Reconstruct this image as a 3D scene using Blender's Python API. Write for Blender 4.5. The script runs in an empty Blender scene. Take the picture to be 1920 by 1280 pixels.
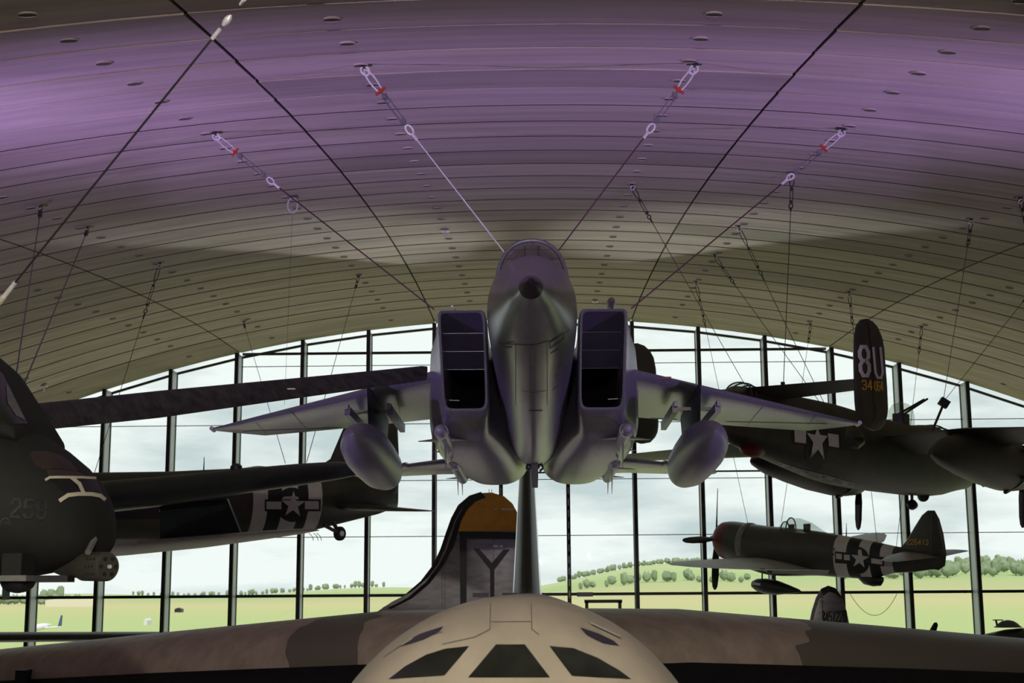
import bpy, math, random
from mathutils import Vector, Matrix, geometry
from mathutils.bvhtree import BVHTree
random.seed(7)
R = math.radians
sc = bpy.context.scene
COL = sc.collection

# ------------------------------------------------------------------ camera
EYE, CX, FPX = 6.5, 0.15, 2666.67
YAW, PIT, ROL = R(1.0), R(10.0), R(0.38)
FW = Vector((-math.sin(YAW)*math.cos(PIT), math.cos(YAW)*math.cos(PIT), math.sin(PIT)))
_r0 = Vector((math.cos(YAW), math.sin(YAW), 0)); _u0 = _r0.cross(FW)
RT = _r0*math.cos(ROL) - _u0*math.sin(ROL); UP = _u0*math.cos(ROL) + _r0*math.sin(ROL)
CAMP = Vector((CX, 0, EYE))
cd = bpy.data.cameras.new('camera'); cam = bpy.data.objects.new('camera', cd); COL.objects.link(cam)
cd.lens = 50; cd.sensor_width = 36; cd.clip_end = 9000
cd.dof.use_dof = True; cd.dof.focus_distance = 22; cd.dof.aperture_fstop = 3.5
cam.matrix_world = Matrix(((RT.x, UP.x, -FW.x, CAMP.x), (RT.y, UP.y, -FW.y, CAMP.y), (RT.z, UP.z, -FW.z, CAMP.z), (0, 0, 0, 1)))
sc.camera = cam
sc.view_settings.view_transform = 'Standard'; sc.view_settings.look = 'None'
sc.view_settings.exposure = 0.0; sc.view_settings.gamma = 1
sc.view_settings.use_curve_mapping = False
sc.cycles.max_bounces = 8; sc.cycles.diffuse_bounces = 4; sc.cycles.glossy_bounces = 4
sc.cycles.transparent_max_bounces = 12; sc.cycles.caustics_reflective = False; sc.cycles.caustics_refractive = False
sc.cycles.use_denoising = True

# ------------------------------------------------------------------ sky
w = bpy.data.worlds.new('sky'); sc.world = w; w.use_nodes = True
nt = w.node_tree; nt.nodes.clear()
o = nt.nodes.new('ShaderNodeOutputWorld'); bg = nt.nodes.new('ShaderNodeBackground')
tc = nt.nodes.new('ShaderNodeTexCoord'); mp = nt.nodes.new('ShaderNodeMapping'); mp.inputs['Scale'].default_value = (3.0, 3.0, 12.0)
nz = nt.nodes.new('ShaderNodeTexNoise'); nz.inputs['Scale'].default_value = 2.2; nz.inputs['Detail'].default_value = 7; nz.inputs['Roughness'].default_value = .55
cr = nt.nodes.new('ShaderNodeValToRGB')
cr.color_ramp.elements[0].position = .36; cr.color_ramp.elements[0].color = (.58, .68, .69, 1)
cr.color_ramp.elements[1].position = .58; cr.color_ramp.elements[1].color = (.93, .99, .97, 1)
nt.links.new(tc.outputs['Generated'], mp.inputs['Vector']); nt.links.new(mp.outputs[0], nz.inputs['Vector'])
nt.links.new(nz.outputs['Fac'], cr.inputs['Fac']); nt.links.new(cr.outputs[0], bg.inputs['Color'])
bg.inputs['Strength'].default_value = 1.03
nt.links.new(bg.outputs[0], o.inputs['Surface'])

# ------------------------------------------------------------------ large lights
def area(name, loc, target, size, energy, color, sy=None, portal=False):
    l = bpy.data.lights.new(name, 'AREA'); l.energy = energy; l.color = color; l.size = size
    if sy: l.shape = 'RECTANGLE'; l.size_y = sy
    if portal: l.cycles.is_portal = True
    ob = bpy.data.objects.new(name, l); COL.objects.link(ob); ob.location = loc
    ob.rotation_euler = (Vector(target)-Vector(loc)).to_track_quat('-Z', 'Y').to_euler(); return ob
def spot(name, loc, target, energy, color, ang, blend=1.0, size=.3):
    l = bpy.data.lights.new(name, 'SPOT'); l.energy = energy; l.color = color; l.spot_size = R(ang); l.spot_blend = blend; l.shadow_soft_size = size
    ob = bpy.data.objects.new(name, l); COL.objects.link(ob); ob.location = loc
    ob.rotation_euler = (Vector(target)-Vector(loc)).to_track_quat('-Z', 'Y').to_euler(); return ob
area('glass_front_portal', (0, 64.3, 9), (0, 0, 9), 88, 1, (1, 1, 1), 18.5, portal=True)
sn = bpy.data.lights.new('daylight_sun', 'SUN'); sn.energy = 3.0; sn.angle = R(25); sn.color = (1, .97, .9)
so = bpy.data.objects.new('daylight_sun', sn); COL.objects.link(so); so.rotation_euler = (R(38), 0, R(15))
# purple stage spotlights on the hall floor stands below the frame, aimed up at the vault
PURPLE = (.55, .36, 1.0)
spot('purple_stage_spotlight', (-14, 18, 5.0), (-2.5, 26.5, 15.8), 5200, PURPLE, 66)
spot('purple_stage_spotlight', (14, 18, 5.0), (2.5, 26.5, 15.8), 4800, PURPLE, 66)
spot('purple_stage_spotlight', (-9.5, 17, 5.0), (-12, 28, 14.5), 2300, PURPLE, 78)
spot('purple_stage_spotlight', (9, 17, 5.0), (12, 27, 15), 900, PURPLE, 74)
spot('purple_gallery_spotlight', (0, 0, 9.2), (0, 20, 12.4), 3000, PURPLE, 26)
area('window_foot_fill', (0, 61.8, .7), (0, 46, 19), 70, 520, (1, .84, .74), .6)  # added fill strip, brightens the far vault
# warm white fill spots, added behind the viewer to brighten the bomber nose
for _x, _e in ((-9, 6500), (-4.5, 7500), (0, 9500), (4.5, 8000), (9, 8000)): spot('rear_fill_light', (_x, -2.5, 9.8), (_x*.6, 14, 5.0), _e, (1, .91, .77), 110, 1.0, .14)
for _x in (-8, 8): spot('tail_fin_fill', (_x, 51, 2.0), (-.2, 47.5, 9.5), 5000, (.93, 1, 1), 40, .8, .3)  # fill spots added only to brighten the bomber's tail fin

# ------------------------------------------------------------------ materials
def mat(name, col, rough=.6, metal=0, var=.12, scale=(1, 1, 1), nscale=3, bump=0, col2=None, spec=.5, coat=0):
    m = bpy.data.materials.new(name); m.use_nodes = True; t = m.node_tree; b = t.nodes['Principled BSDF']
    b.inputs['Roughness'].default_value = rough; b.inputs['Metallic'].default_value = metal
    b.inputs['Specular IOR Level'].default_value = spec; b.inputs['Coat Weight'].default_value = coat
    c = t.nodes.new('ShaderNodeTexCoord'); mpn = t.nodes.new('ShaderNodeMapping'); mpn.inputs['Scale'].default_value = scale
    n = t.nodes.new('ShaderNodeTexNoise'); n.inputs['Scale'].default_value = nscale; n.inputs['Detail'].default_value = 6; n.inputs['Roughness'].default_value = .6
    r = t.nodes.new('ShaderNodeValToRGB'); r.color_ramp.elements[0].position = .3; r.color_ramp.elements[1].position = .7
    a = [max(0, x*(1-var)) for x in col]; z = [min(1, x*(1+var)) for x in (col2 or col)]
    r.color_ramp.elements[0].color = (*a, 1); r.color_ramp.elements[1].color = (*z, 1)
    t.links.new(c.outputs['Object'], mpn.inputs['Vector']); t.links.new(mpn.outputs[0], n.inputs['Vector'])
    t.links.new(n.outputs['Fac'], r.inputs['Fac']); t.links.new(r.outputs[0], b.inputs['Base Color'])
    if bump:
        bp = t.nodes.new('ShaderNodeBump'); bp.inputs['Strength'].default_value = bump; bp.inputs['Distance'].default_value = .02
        t.links.new(n.outputs['Fac'], bp.inputs['Height']); t.links.new(bp.outputs[0], b.inputs['Normal'])
    return m
M = {}
M['jet'] = mat('grey_jet_paint', (.20, .205, .225), .30, .35, .14, (6, .6, 6), 3, 0, spec=.6)
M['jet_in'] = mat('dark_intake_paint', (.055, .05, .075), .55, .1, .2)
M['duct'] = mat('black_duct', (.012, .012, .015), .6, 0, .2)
M['nosecap'] = mat('black_nose_cap', (.02, .015, .02), .32, 0, .3, nscale=9)
M['pod'] = mat('grey_tank_paint', (.17, .17, .19), .38, .2, .15, (3, .5, 3), 2)
M['missile'] = mat('pale_missile_paint', (.30, .30, .33), .35, .2, .15)
M['steel'] = mat('galvanised_steel', (.88, .86, .90), .35, .25, .15, nscale=20)
M['gsteel'] = mat('weathered_steel', (.20, .19, .22), .4, .3, .2, nscale=20)
M['dsteel'] = mat('dark_steel', (.06, .06, .065), .45, .6, .2, nscale=12)
M['wire'] = mat('wire_rope', (.10, .08, .09), .5, .5, .2, nscale=30)
M['redwire'] = mat('dark_red_sheathed_wire', (.07, .012, .018), .5, .1, .2, nscale=30)
M['red'] = mat('red_paint', (.55, .04, .03), .5, 0, .15)
M['dred'] = mat('dull_red_paint', (.14, .015, .015), .5, 0, .2)
M['faint_red'] = mat('faded_red_stencil', (.20, .10, .11), .5)
M['black'] = mat('black_paint', (.012, .012, .013), .45, 0, .25)
M['rubber'] = mat('tyre_rubber', (.015, .015, .016), .8, 0, .2)
M['olive'] = mat('olive_drab_paint', (.048, .046, .034), .5, 0, .25, (1, 1, 1), 1.5)
M['pale_grey'] = mat('bounce_lit_grey_paint', (.42, .42, .39), .5, 0, .2, (4, 1, 4), 2)  # grey paint lightened to stand in for light bounced off the ground
M['olive_belly'] = mat('neutral_grey_underside_paint', (.16, .165, .155), .45, 0, .3, (4, 1, 4), 2)
M['green_dark'] = mat('dark_green_paint', (.022, .034, .028), .42, 0, .3, (1, 1, 1), 1.0)
M['p47'] = mat('dark_olive_fighter_paint', (.05, .05, .04), .42, 0, .2, (1, 1, 1), 2)
M['white'] = mat('faded_white_paint', (.62, .60, .58), .5, 0, .08)
M['white_bright'] = mat('white_letter_paint', (.80, .76, .80), .5, 0, .05)
M['cream'] = mat('cream_tape', (.62, .58, .46), .5, 0, .08)
M['ochre'] = mat('ochre_fin_paint', (.72, .31, .03), .45, 0, .12)
M['yellow'] = mat('yellow_serial_paint', (.75, .44, .04), .5, 0, .1)
M['silver'] = mat('silver_fin_paint', (.26, .25, .27), .38, .5, .25, (1, 1, 3), 2)
M['alu'] = mat('bare_aluminium', (.86, .90, .90), .35, .25, .3, (8, 1, .5), 3, .08)
M['heli'] = mat('matt_dark_helicopter_paint', (.022, .024, .022), .8, 0, .25, (1, 1, 1), 1.2, spec=.25)
M['heli_panel'] = mat('brown_worn_panel', (.045, .032, .028), .6, 0, .3, nscale=4)
M['blade'] = mat('worn_black_blade_paint', (.022, .021, .022), .6, 0, .75, (1, 5, 5), 1.6, .1, col2=(.035, .033, .033))
M['lens'] = mat('dark_lens', (.02, .02, .02), .15, 0, .1)
M['pane_dark'] = mat('dark_cockpit_glass', (.022, .026, .020), .3, 0, .6, nscale=3, spec=.4)
M['mullion'] = mat('black_window_steel', (.012, .012, .014), .4, .2, .2)
M['web'] = mat('grey_mullion_web', (.50, .52, .52), .5, .3, .08)
M['floor'] = mat('hall_floor', (.42, .40, .41), .55, 0, .12, nscale=.5)
M['floor_out'] = mat('airfield_apron', (.30, .30, .26), .8)
M['bark'] = mat('tree_bark', (.06, .05, .03), .9)
M['hedge'] = mat('hazed_tree_leaves', (.22, .28, .17), .9, 0, .35, nscale=.25)  # distance haze is mixed into this leaf colour
M['backing'] = mat('joint_shadow_gap', (.01, .01, .01), .9)
M['socket'] = mat('plastered_socket', (.10, .095, .085), .8)

def mat_concrete():
    m = mat('board_marked_concrete', (.58, .49, .43), .85, 0, .15, (.12, 1.6, 1), 1.3, .12, col2=(.64, .55, .49))
    t = m.node_tree; b = t.nodes['Principled BSDF']; src = b.inputs['Base Color'].links[0].from_socket
    at = t.nodes.new('ShaderNodeAttribute'); at.attribute_name = 'tone'
    mx = t.nodes.new('ShaderNodeMix'); mx.data_type = 'RGBA'; mx.blend_type = 'MULTIPLY'; mx.inputs[0].default_value = 1
    t.links.new(src, mx.inputs[6]); t.links.new(at.outputs['Color'], mx.inputs[7]); t.links.new(mx.outputs[2], b.inputs['Base Color'])
    return m
M['concrete'] = mat_concrete()

def mat_camo():      # brown, tan and dark green patches with wavy borders
    m = mat('camouflage_paint', (.56, .47, .35), .5, 0, .14, (1, 1, 1), 2, 0, col2=(.62, .53, .40))
    t = m.node_tree; b = t.nodes['Principled BSDF']; src = b.inputs['Base Color'].links[0].from_socket
    c = t.nodes.new('ShaderNodeTexCoord'); n = t.nodes.new('ShaderNodeTexNoise'); n.inputs['Scale'].default_value = .5
    sx = t.nodes.new('ShaderNodeSeparateXYZ'); t.links.new(c.outputs['Object'], sx.inputs[0]); t.links.new(c.outputs['Object'], n.inputs['Vector'])
    ad = t.nodes.new('ShaderNodeMath'); ad.operation = 'MULTIPLY_ADD'; ad.inputs[1].default_value = 2.5
    t.links.new(n.outputs['Fac'], ad.inputs[0]); t.links.new(sx.outputs[0], ad.inputs[2])
    mr = t.nodes.new('ShaderNodeMapRange'); mr.inputs[1].default_value = -30; mr.inputs[2].default_value = 30
    t.links.new(ad.outputs[0], mr.inputs[0])
    r = t.nodes.new('ShaderNodeValToRGB'); r.color_ramp.interpolation = 'CONSTANT'
    def px(x): return (x+1.25+30)/60
    r.color_ramp.elements[0].position = 0; r.color_ramp.elements[0].color = (0, 0, 0, 1)
    r.color_ramp.elements[1].position = px(-5.2); r.color_ramp.elements[1].color = (1, 1, 1, 1)
    for p, v in ((px(-3.6), 0), (px(6.2), 1), (px(19), 0)):
        e = r.color_ramp.elements.new(p); e.color = (v, v, v, 1)
    t.links.new(mr.outputs[0], r.inputs[0])
    mx = t.nodes.new('ShaderNodeMix'); mx.data_type = 'RGBA'; mx.inputs[7].default_value = (.23, .21, .16, 1)
    t.links.new(r.outputs[0], mx.inputs[0]); t.links.new(src, mx.inputs[6]); t.links.new(mx.outputs[2], b.inputs['Base Color'])
    return m
M['camo'] = mat_camo()
M['tan'] = mat('tan_nose_paint', (.47, .42, .32), .5, 0, .13, (1.5, .7, 1), 1.3, 0, col2=(.52, .46, .36))

def mat_glass(name, tint=(1, 1, 1), gl=.06, rough=.02):
    m = bpy.data.materials.new(name); m.use_nodes = True; t = m.node_tree; t.nodes.clear()
    oo = t.nodes.new('ShaderNodeOutputMaterial'); tr = t.nodes.new('ShaderNodeBsdfTransparent'); g = t.nodes.new('ShaderNodeBsdfGlossy')
    tr.inputs[0].default_value = (*tint, 1); g.inputs['Roughness'].default_value = rough; mx = t.nodes.new('ShaderNodeMixShader'); mx.inputs[0].default_value = gl
    t.links.new(tr.outputs[0], mx.inputs[1]); t.links.new(g.outputs[0], mx.inputs[2]); t.links.new(mx.outputs[0], oo.inputs[0]); return m
M['glass'] = mat_glass('window_glass', (.96, .985, .97), .04)
M['canopy'] = mat_glass('canopy_glass', (.62, .56, .66), .14, .05)
M['clear'] = mat_glass('clear_canopy', (.80, .84, .80), .10, .05)

def mat_grass():
    m = bpy.data.materials.new('airfield_grass'); m.use_nodes = True; t = m.node_tree; b = t.nodes['Principled BSDF']; b.inputs['Roughness'].default_value = 1
    b.inputs['Specular IOR Level'].default_value = 0
    c = t.nodes.new('ShaderNodeTexCoord'); sx = t.nodes.new('ShaderNodeSeparateXYZ'); t.links.new(c.outputs['Object'], sx.inputs[0])
    n = t.nodes.new('ShaderNodeTexNoise'); mp_ = t.nodes.new('ShaderNodeMapping'); mp_.inputs['Scale'].default_value = (.004, .004, .02)
    n.inputs['Scale'].default_value = 1; n.inputs['Detail'].default_value = 8
    t.links.new(c.outputs['Object'], mp_.inputs[0]); t.links.new(mp_.outputs[0], n.inputs['Vector'])
    mr = t.nodes.new('ShaderNodeMapRange'); mr.inputs[1].default_value = 0; mr.inputs[2].default_value = 2600
    ad = t.nodes.new('ShaderNodeMath'); ad.operation = 'MULTIPLY_ADD'; ad.inputs[1].default_value = 420
    t.links.new(n.outputs['Fac'], ad.inputs[0]); t.links.new(sx.outputs[1], ad.inputs[2]); t.links.new(ad.outputs[0], mr.inputs[0])
    r = t.nodes.new('ShaderNodeValToRGB'); e = r.color_ramp.elements
    e[0].position = 0; e[0].color = (.36, .41, .19, 1); e[1].position = 1; e[1].color = (.37, .41, .23, 1)
    for p, cc in ((.20, (.38, .44, .21)), (.30, (.42, .44, .22)), (.42, (.47, .43, .24)), (.60, (.40, .41, .22)), (.72, (.33, .41, .20)), (.85, (.40, .45, .24))):
        q = e.new(p); q.color = (*cc, 1)
    t.links.new(mr.outputs[0], r.inputs[0]); t.links.new(r.outputs[0], b.inputs['Base Color']); return m
M['grass'] = mat_grass()

# ------------------------------------------------------------------ mesh helpers
class MB:
    def __init__(s): s.v = []; s.f = []; s.m = []
    def add(s, vs, fs, mi=0):
        k = len(s.v); s.v += [Vector(x) for x in vs]
        for f in fs: s.f.append([k+i for i in f]); s.m.append(mi)
        return s
    def box(s, c, size, rot=None, mi=0):
        c = Vector(c); hx, hy, hz = (q/2 for q in size)
        vs = [Vector((x, y, z)) for x in (-hx, hx) for y in (-hy, hy) for z in (-hz, hz)]
        if rot is not None: vs = [rot @ q for q in vs]
        return s.add([c+q for q in vs], [(0, 1, 3, 2), (4, 6, 7, 5), (0, 4, 5, 1), (2, 3, 7, 6), (0, 2, 6, 4), (1, 5, 7, 3)], mi)
    def rings(s, rs, caps=(True, True), closed=True, mis=None, mi=0):
        n = len(rs[0]); k = len(s.v)
        for r_ in rs: s.v += [Vector(x) for x in r_]
        for i in range(len(rs)-1):
            for j in range(n if closed else n-1):
                a = k+i*n+j; b = k+i*n+(j+1) % n
                s.f.append([a, b, b+n, a+n]); s.m.append(mis(i, j) if mis else mi)
        if caps[0]: s.f.append([k+j for j in range(n)][::-1]); s.m.append(mis(0, 0) if mis else mi)
        if caps[1]: s.f.append([k+(len(rs)-1)*n+j for j in range(n)]); s.m.append(mis(len(rs)-2, 0) if mis else mi)
        return s
    def tube(s, pts, r, n=8, caps=(True, True), mi=0):
        pts = [Vector(p) for p in pts]; rad = r if isinstance(r, (list, tuple)) else [r]*len(pts)
        rs = []; prev = None
        for i, p in enumerate(pts):
            d = (pts[min(i+1, len(pts)-1)]-pts[max(i-1, 0)]).normalized()
            if prev is None:
                a = d.orthogonal().normalized()
            else:
                a = (prev-d*prev.dot(d)).normalized()
            prev = a; b = d.cross(a)
            rs.append([p+(a*math.cos(t)+b*math.sin(t))*rad[i] for t in (2*math.pi*j/n for j in range(n))])
        return s.rings(rs, caps, mi=mi)
    def torus(s, c, rx, ry, r, X, Y, n=16, k=6):
        c = Vector(c); X = Vector(X).normalized(); Y = Vector(Y).normalized(); Z = X.cross(Y); vs = []; fs = []
        for i in range(n):
            t = 2*math.pi*i/n; p = c+X*rx*math.cos(t)+Y*ry*math.sin(t); nn = (X*math.cos(t)*ry+Y*math.sin(t)*rx).normalized()
            for j in range(k):
                q = 2*math.pi*j/k; vs.append(p+(nn*math.cos(q)+Z*math.sin(q))*r)
                fs.append((i*k+j, i*k+(j+1) % k, ((i+1) % n)*k+(j+1) % k, ((i+1) % n)*k+j))
        return s.add(vs, fs)
    def build(s, name, ms, parent=None, angle=38, smooth=True, kind=None):
        me = bpy.data.meshes.new(name); me.from_pydata([tuple(x) for x in s.v], [], s.f)
        for m_ in (ms if isinstance(ms, (list, tuple)) else [ms]): me.materials.append(M[m_] if isinstance(m_, str) else m_)
        for p, q in zip(me.polygons, s.m): p.material_index = q; p.use_smooth = smooth
        import bmesh
        bm = bmesh.new(); bm.from_mesh(me); bmesh.ops.recalc_face_normals(bm, faces=bm.faces); bm.to_mesh(me); bm.free()
        if smooth: me.set_sharp_from_angle(angle=R(angle))
        ob = bpy.data.objects.new(name, me); COL.objects.link(ob)
        if parent: ob.parent = parent
        if kind: ob['kind'] = kind
        return ob
def tag(ob, label, cat, group=None):
    ob['label'] = label; ob['category'] = cat
    if group: ob['group'] = group
    return ob
MATS = {}
def thing(name, label, cat, loc=(0, 0, 0), rot=None, group=None):
    e = bpy.data.objects.new(name, None); COL.objects.link(e); e.empty_display_size = .3
    m4 = Matrix.Translation(Vector(loc)) @ (rot.to_4x4() if rot is not None else Matrix.Identity(4))
    e.matrix_world = m4; MATS[e.name] = m4.copy(); return tag(e, label, cat, group)
def pose(yaw, pitch, roll):      # local axes: x to the craft's port side, y aft, z up
    return (Matrix.Rotation(R(yaw), 3, 'Z') @ Matrix.Rotation(R(-pitch), 3, 'X') @ Matrix.Rotation(R(roll), 3, 'Y'))
def seray(u, v): return FW+RT*((u-960)/FPX)+UP*((640-v)/FPX)
def at(u, v, y):                 # the world point at hall depth y seen at photo position (u, v)
    r = seray(u, v); return CAMP+r*(y/r.y)
def sell(y, zc, hw, ht, hb, et=2.0, eb=2.0, xc=0, n=44):
    out = []
    for j in range(n):
        t = 2*math.pi*j/n; c = math.cos(t); s = math.sin(t); e = et if s >= 0 else eb
        out.append(Vector((xc+hw*math.copysign(abs(c)**(2/e), c), y, zc+(ht if s >= 0 else hb)*math.copysign(abs(s)**(2/e), s))))
    return out
def interp(st, sub=4):
    out = []
    n = len(st)
    for i in range(n-1):
        for k in range(sub):
            t = k/sub; p0 = st[max(i-1, 0)]; p1 = st[i]; p2 = st[i+1]; p3 = st[min(i+2, n-1)]; q = []
            for a, b, c, d in zip(p0, p1, p2, p3):
                q.append(.5*((2*b)+(c-a)*t+(2*a-5*b+4*c-d)*t*t+(3*b-a-3*c+d)*t**3))
            q[0] = p1[0]+(p2[0]-p1[0])*t; out.append(q)
    out.append(list(st[-1])); return out
def fus(st, sub=3, n=44, xc=0): return [sell(*q, xc=xc, n=n) for q in interp(st, sub)]
def foil(le, ch, th, span=Vector((1, 0, 0)), td=Vector((0, 0, 1)), cd_=Vector((0, 1, 0)), n=12, camber=0):
    le = Vector(le); up_, lo = [], []
    for i in range(n+1):
        x = .5*(1-math.cos(math.pi*i/n)); y = 5*(.2969*math.sqrt(x)-.126*x-.3516*x*x+.2843*x**3-.1030*x**4)+.004*x
        cy = camber*4*x*(1-x)
        up_.append(le+cd_*(ch*x)+td*(th*y+cy)); lo.append(le+cd_*(ch*x)+td*(-th*y+cy))
    return up_+[lo[i] for i in range(n-1, 0, -1)]
def wing(secs, td=Vector((0, 0, 1)), camber=0, n=12):
    return [foil(*q, td=td, camber=camber, n=n) for q in secs]
def lathe(prof, c=(0, 0, 0), axis='y', n=24):   # prof: (along, radius)
    c = Vector(c); rs = []
    for a, r_ in prof:
        rs.append([c+(Vector((r_*math.cos(t), a, r_*math.sin(t))) if axis == 'y' else Vector((r_*math.cos(t), r_*math.sin(t), a))) for t in (2*math.pi*j/n for j in range(n))])
    return rs
def plate(outline, nrm, th, inset=.15, taper=.25):
    """solid panel from a closed outline: full thickness inside, thinner rounded rim"""
    nrm = Vector(nrm).normalized(); P = [Vector(p) for p in outline]; c = sum(P, Vector())/len(P); mb = MB(); n = len(P)
    def ring(k, off): return [p+(c-p)*k+nrm*off for p in P]
    rs = [ring(inset, th/2), ring(inset*.45, th*.42), ring(0, th*taper/2), ring(0, -th*taper/2), ring(inset*.45, -th*.42), ring(inset, -th/2)]
    mb.rings(rs, (True, True)); return mb

# ------------------------------------------------------------------ painted markings laid on real surfaces
def bvh_of(obs):
    vs, fs = [], []
    for ob in obs:
        k = len(vs); vs += [v.co.copy() for v in ob.data.vertices]; fs += [[k+i for i in p.vertices] for p in ob.data.polygons]
    return BVHTree.FromPolygons(vs, fs)
def inpoly(x, y, P):
    c = False; n = len(P)
    for i in range(n):
        x1, y1 = P[i]; x2, y2 = P[(i+1) % n]
        if (y1 > y) != (y2 > y) and x < (x2-x1)*(y-y1)/(y2-y1)+x1: c = not c
    return c
def decal(name, polys, obs, m, parent, root, off=.008, step=5, label=None):
    bv = bvh_of(obs); inv = MATS[root.name].inverted(); o_ = inv @ CAMP; rot = inv.to_3x3(); mb = MB()
    for P in polys:
        pts = []; n = len(P)
        for i in range(n):
            a = Vector(P[i]); b = Vector(P[(i+1) % n]); k = max(1, int((b-a).length/step))
            for j in range(k): pts.append(a+(b-a)*(j/k))
        nb = len(pts); xs = [p.x for p in pts]; ys = [p.y for p in pts]
        gx = min(xs)+step/2
        while gx < max(xs):
            gy = min(ys)+step/2
            while gy < max(ys):
                if inpoly(gx, gy, [(p.x, p.y) for p in pts]) and min((Vector((gx, gy))-q).length for q in pts[:nb]) > step*.45: pts.append(Vector((gx, gy)))
                gy += step
            gx += step
        res = geometry.delaunay_2d_cdt(pts, [(i, (i+1) % nb) for i in range(nb)], [list(range(nb))], 1, 1e-4)
        hit = []
        for p in res[0]:
            d = (rot @ seray(p.x, p.y)).normalized(); h = bv.ray_cast(o_, d)
            if h[0] is None: hit.append(None)
            else:
                nn = h[1] if h[1].dot(d) < 0 else -h[1]; hit.append(h[0]+nn*off)
        idx = {}; vs = []; fs = []
        for f in res[2]:
            if any(hit[i] is None for i in f): continue
            for i in f:
                if i not in idx: idx[i] = len(vs); vs.append(hit[i])
            fs.append([idx[i] for i in f])
        if fs: mb.add(vs, fs)
    if not mb.f: print('EMPTY DECAL', name); return None
    ob = mb.build(name, m, parent, smooth=True)
    if label: ob['label'] = label
    return ob
GL = {
 '0': [[(.25, 0), (0, .18), (0, .82), (.25, 1), (.75, 1), (1, .82), (1, .18), (.75, 0), (.25, 0)]],
 '1': [[(.5, 0), (.5, 1)]],
 '2': [[(0, .75), (0, .85), (.25, 1), (.75, 1), (1, .82), (1, .62), (0, .12), (0, 0), (1, 0)]],
 '3': [[(0, .82), (.25, 1), (.75, 1), (1, .82), (1, .64), (.75, .5), (1, .36), (1, .18), (.75, 0), (.25, 0), (0, .18)], [(.4, .5), (.75, .5)]],
 '4': [[(.75, 0), (.75, 1), (0, .3), (1, .3)]],
 '5': [[(1, 1), (.05, 1), (0, .55), (.75, .6), (1, .45), (1, .18), (.75, 0), (.25, 0), (0, .15)]],
 '6': [[(1, .85), (.75, 1), (.25, 1), (0, .82), (0, .18), (.25, 0), (.75, 0), (1, .18), (1, .4), (.75, .55), (0, .5)]],
 '8': [[(.25, .5), (0, .36), (0, .18), (.25, 0), (.75, 0), (1, .18), (1, .36), (.75, .52), (1, .66), (1, .82), (.75, 1), (.25, 1), (0, .82), (0, .66), (.25, .52), (.75, .52)]],
 '9': [[(0, .15), (.25, 0), (.75, 0), (1, .18), (1, .82), (.75, 1), (.25, 1), (0, .82), (0, .6), (.25, .45), (1, .5)]],
 'U': [[(0, 1), (0, .18), (.25, 0), (.75, 0), (1, .18), (1, 1)]],
 'Y': [[(0, 1), (.5, .42), (.5, 0)], [(1, 1), (.5, .42)]],
 'S': [[(1, .85), (.75, 1), (.25, 1), (0, .82), (0, .66), (.25, .52), (.75, .48), (1, .34), (1, .18), (.75, 0), (.25, 0), (0, .15)]],
 'A': [[(0, 0), (.5, 1), (1, 0)], [(.25, .35), (.75, .35)]],
}
def seg(a, b, t):
    a = Vector(a); b = Vector(b); d = (b-a)
    if d.length < 1e-6: return None
    d.normalize(); n = Vector((-d.y, d.x))*t/2; e = d*t*.36
    return [tuple(a-e+n), tuple(b+e+n), tuple(b+e-n), tuple(a-e-n)]
def text(s, p, ux, uy, wf, t):   # p bottom-left of the first letter, ux advance, uy up vector, in photo pixels
    out = []; p = Vector(p); ux = Vector(ux); uy = Vector(uy)
    for i, ch in enumerate(s):
        if ch not in GL: continue
        for st in GL[ch]:
            q = [p+ux*(i+a*wf)+uy*b for a, b in st]
            for a, b in zip(q, q[1:]):
                z = seg(a, b, t)
                if z: out.append(z)
    return out
def line(pts, t): return [z for a, b in zip(pts, pts[1:]) for z in [seg(a, b, t)] if z]
def star(c, ex, ey, r=1.0):
    c = Vector(c); ex = Vector(ex); ey = Vector(ey); out = []
    for i in range(10):
        a = math.pi/2+i*math.pi/5; k = r*(1 if i % 2 == 0 else .385); out.append(tuple(c+ex*k*math.cos(a)+ey*k*math.sin(a)))
    return out
def disc(c, ex, ey, r=1.0, n=28):
    c = Vector(c); ex = Vector(ex); ey = Vector(ey); return [tuple(c+ex*r*math.cos(2*math.pi*i/n)+ey*r*math.sin(2*math.pi*i/n)) for i in range(n)]

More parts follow.
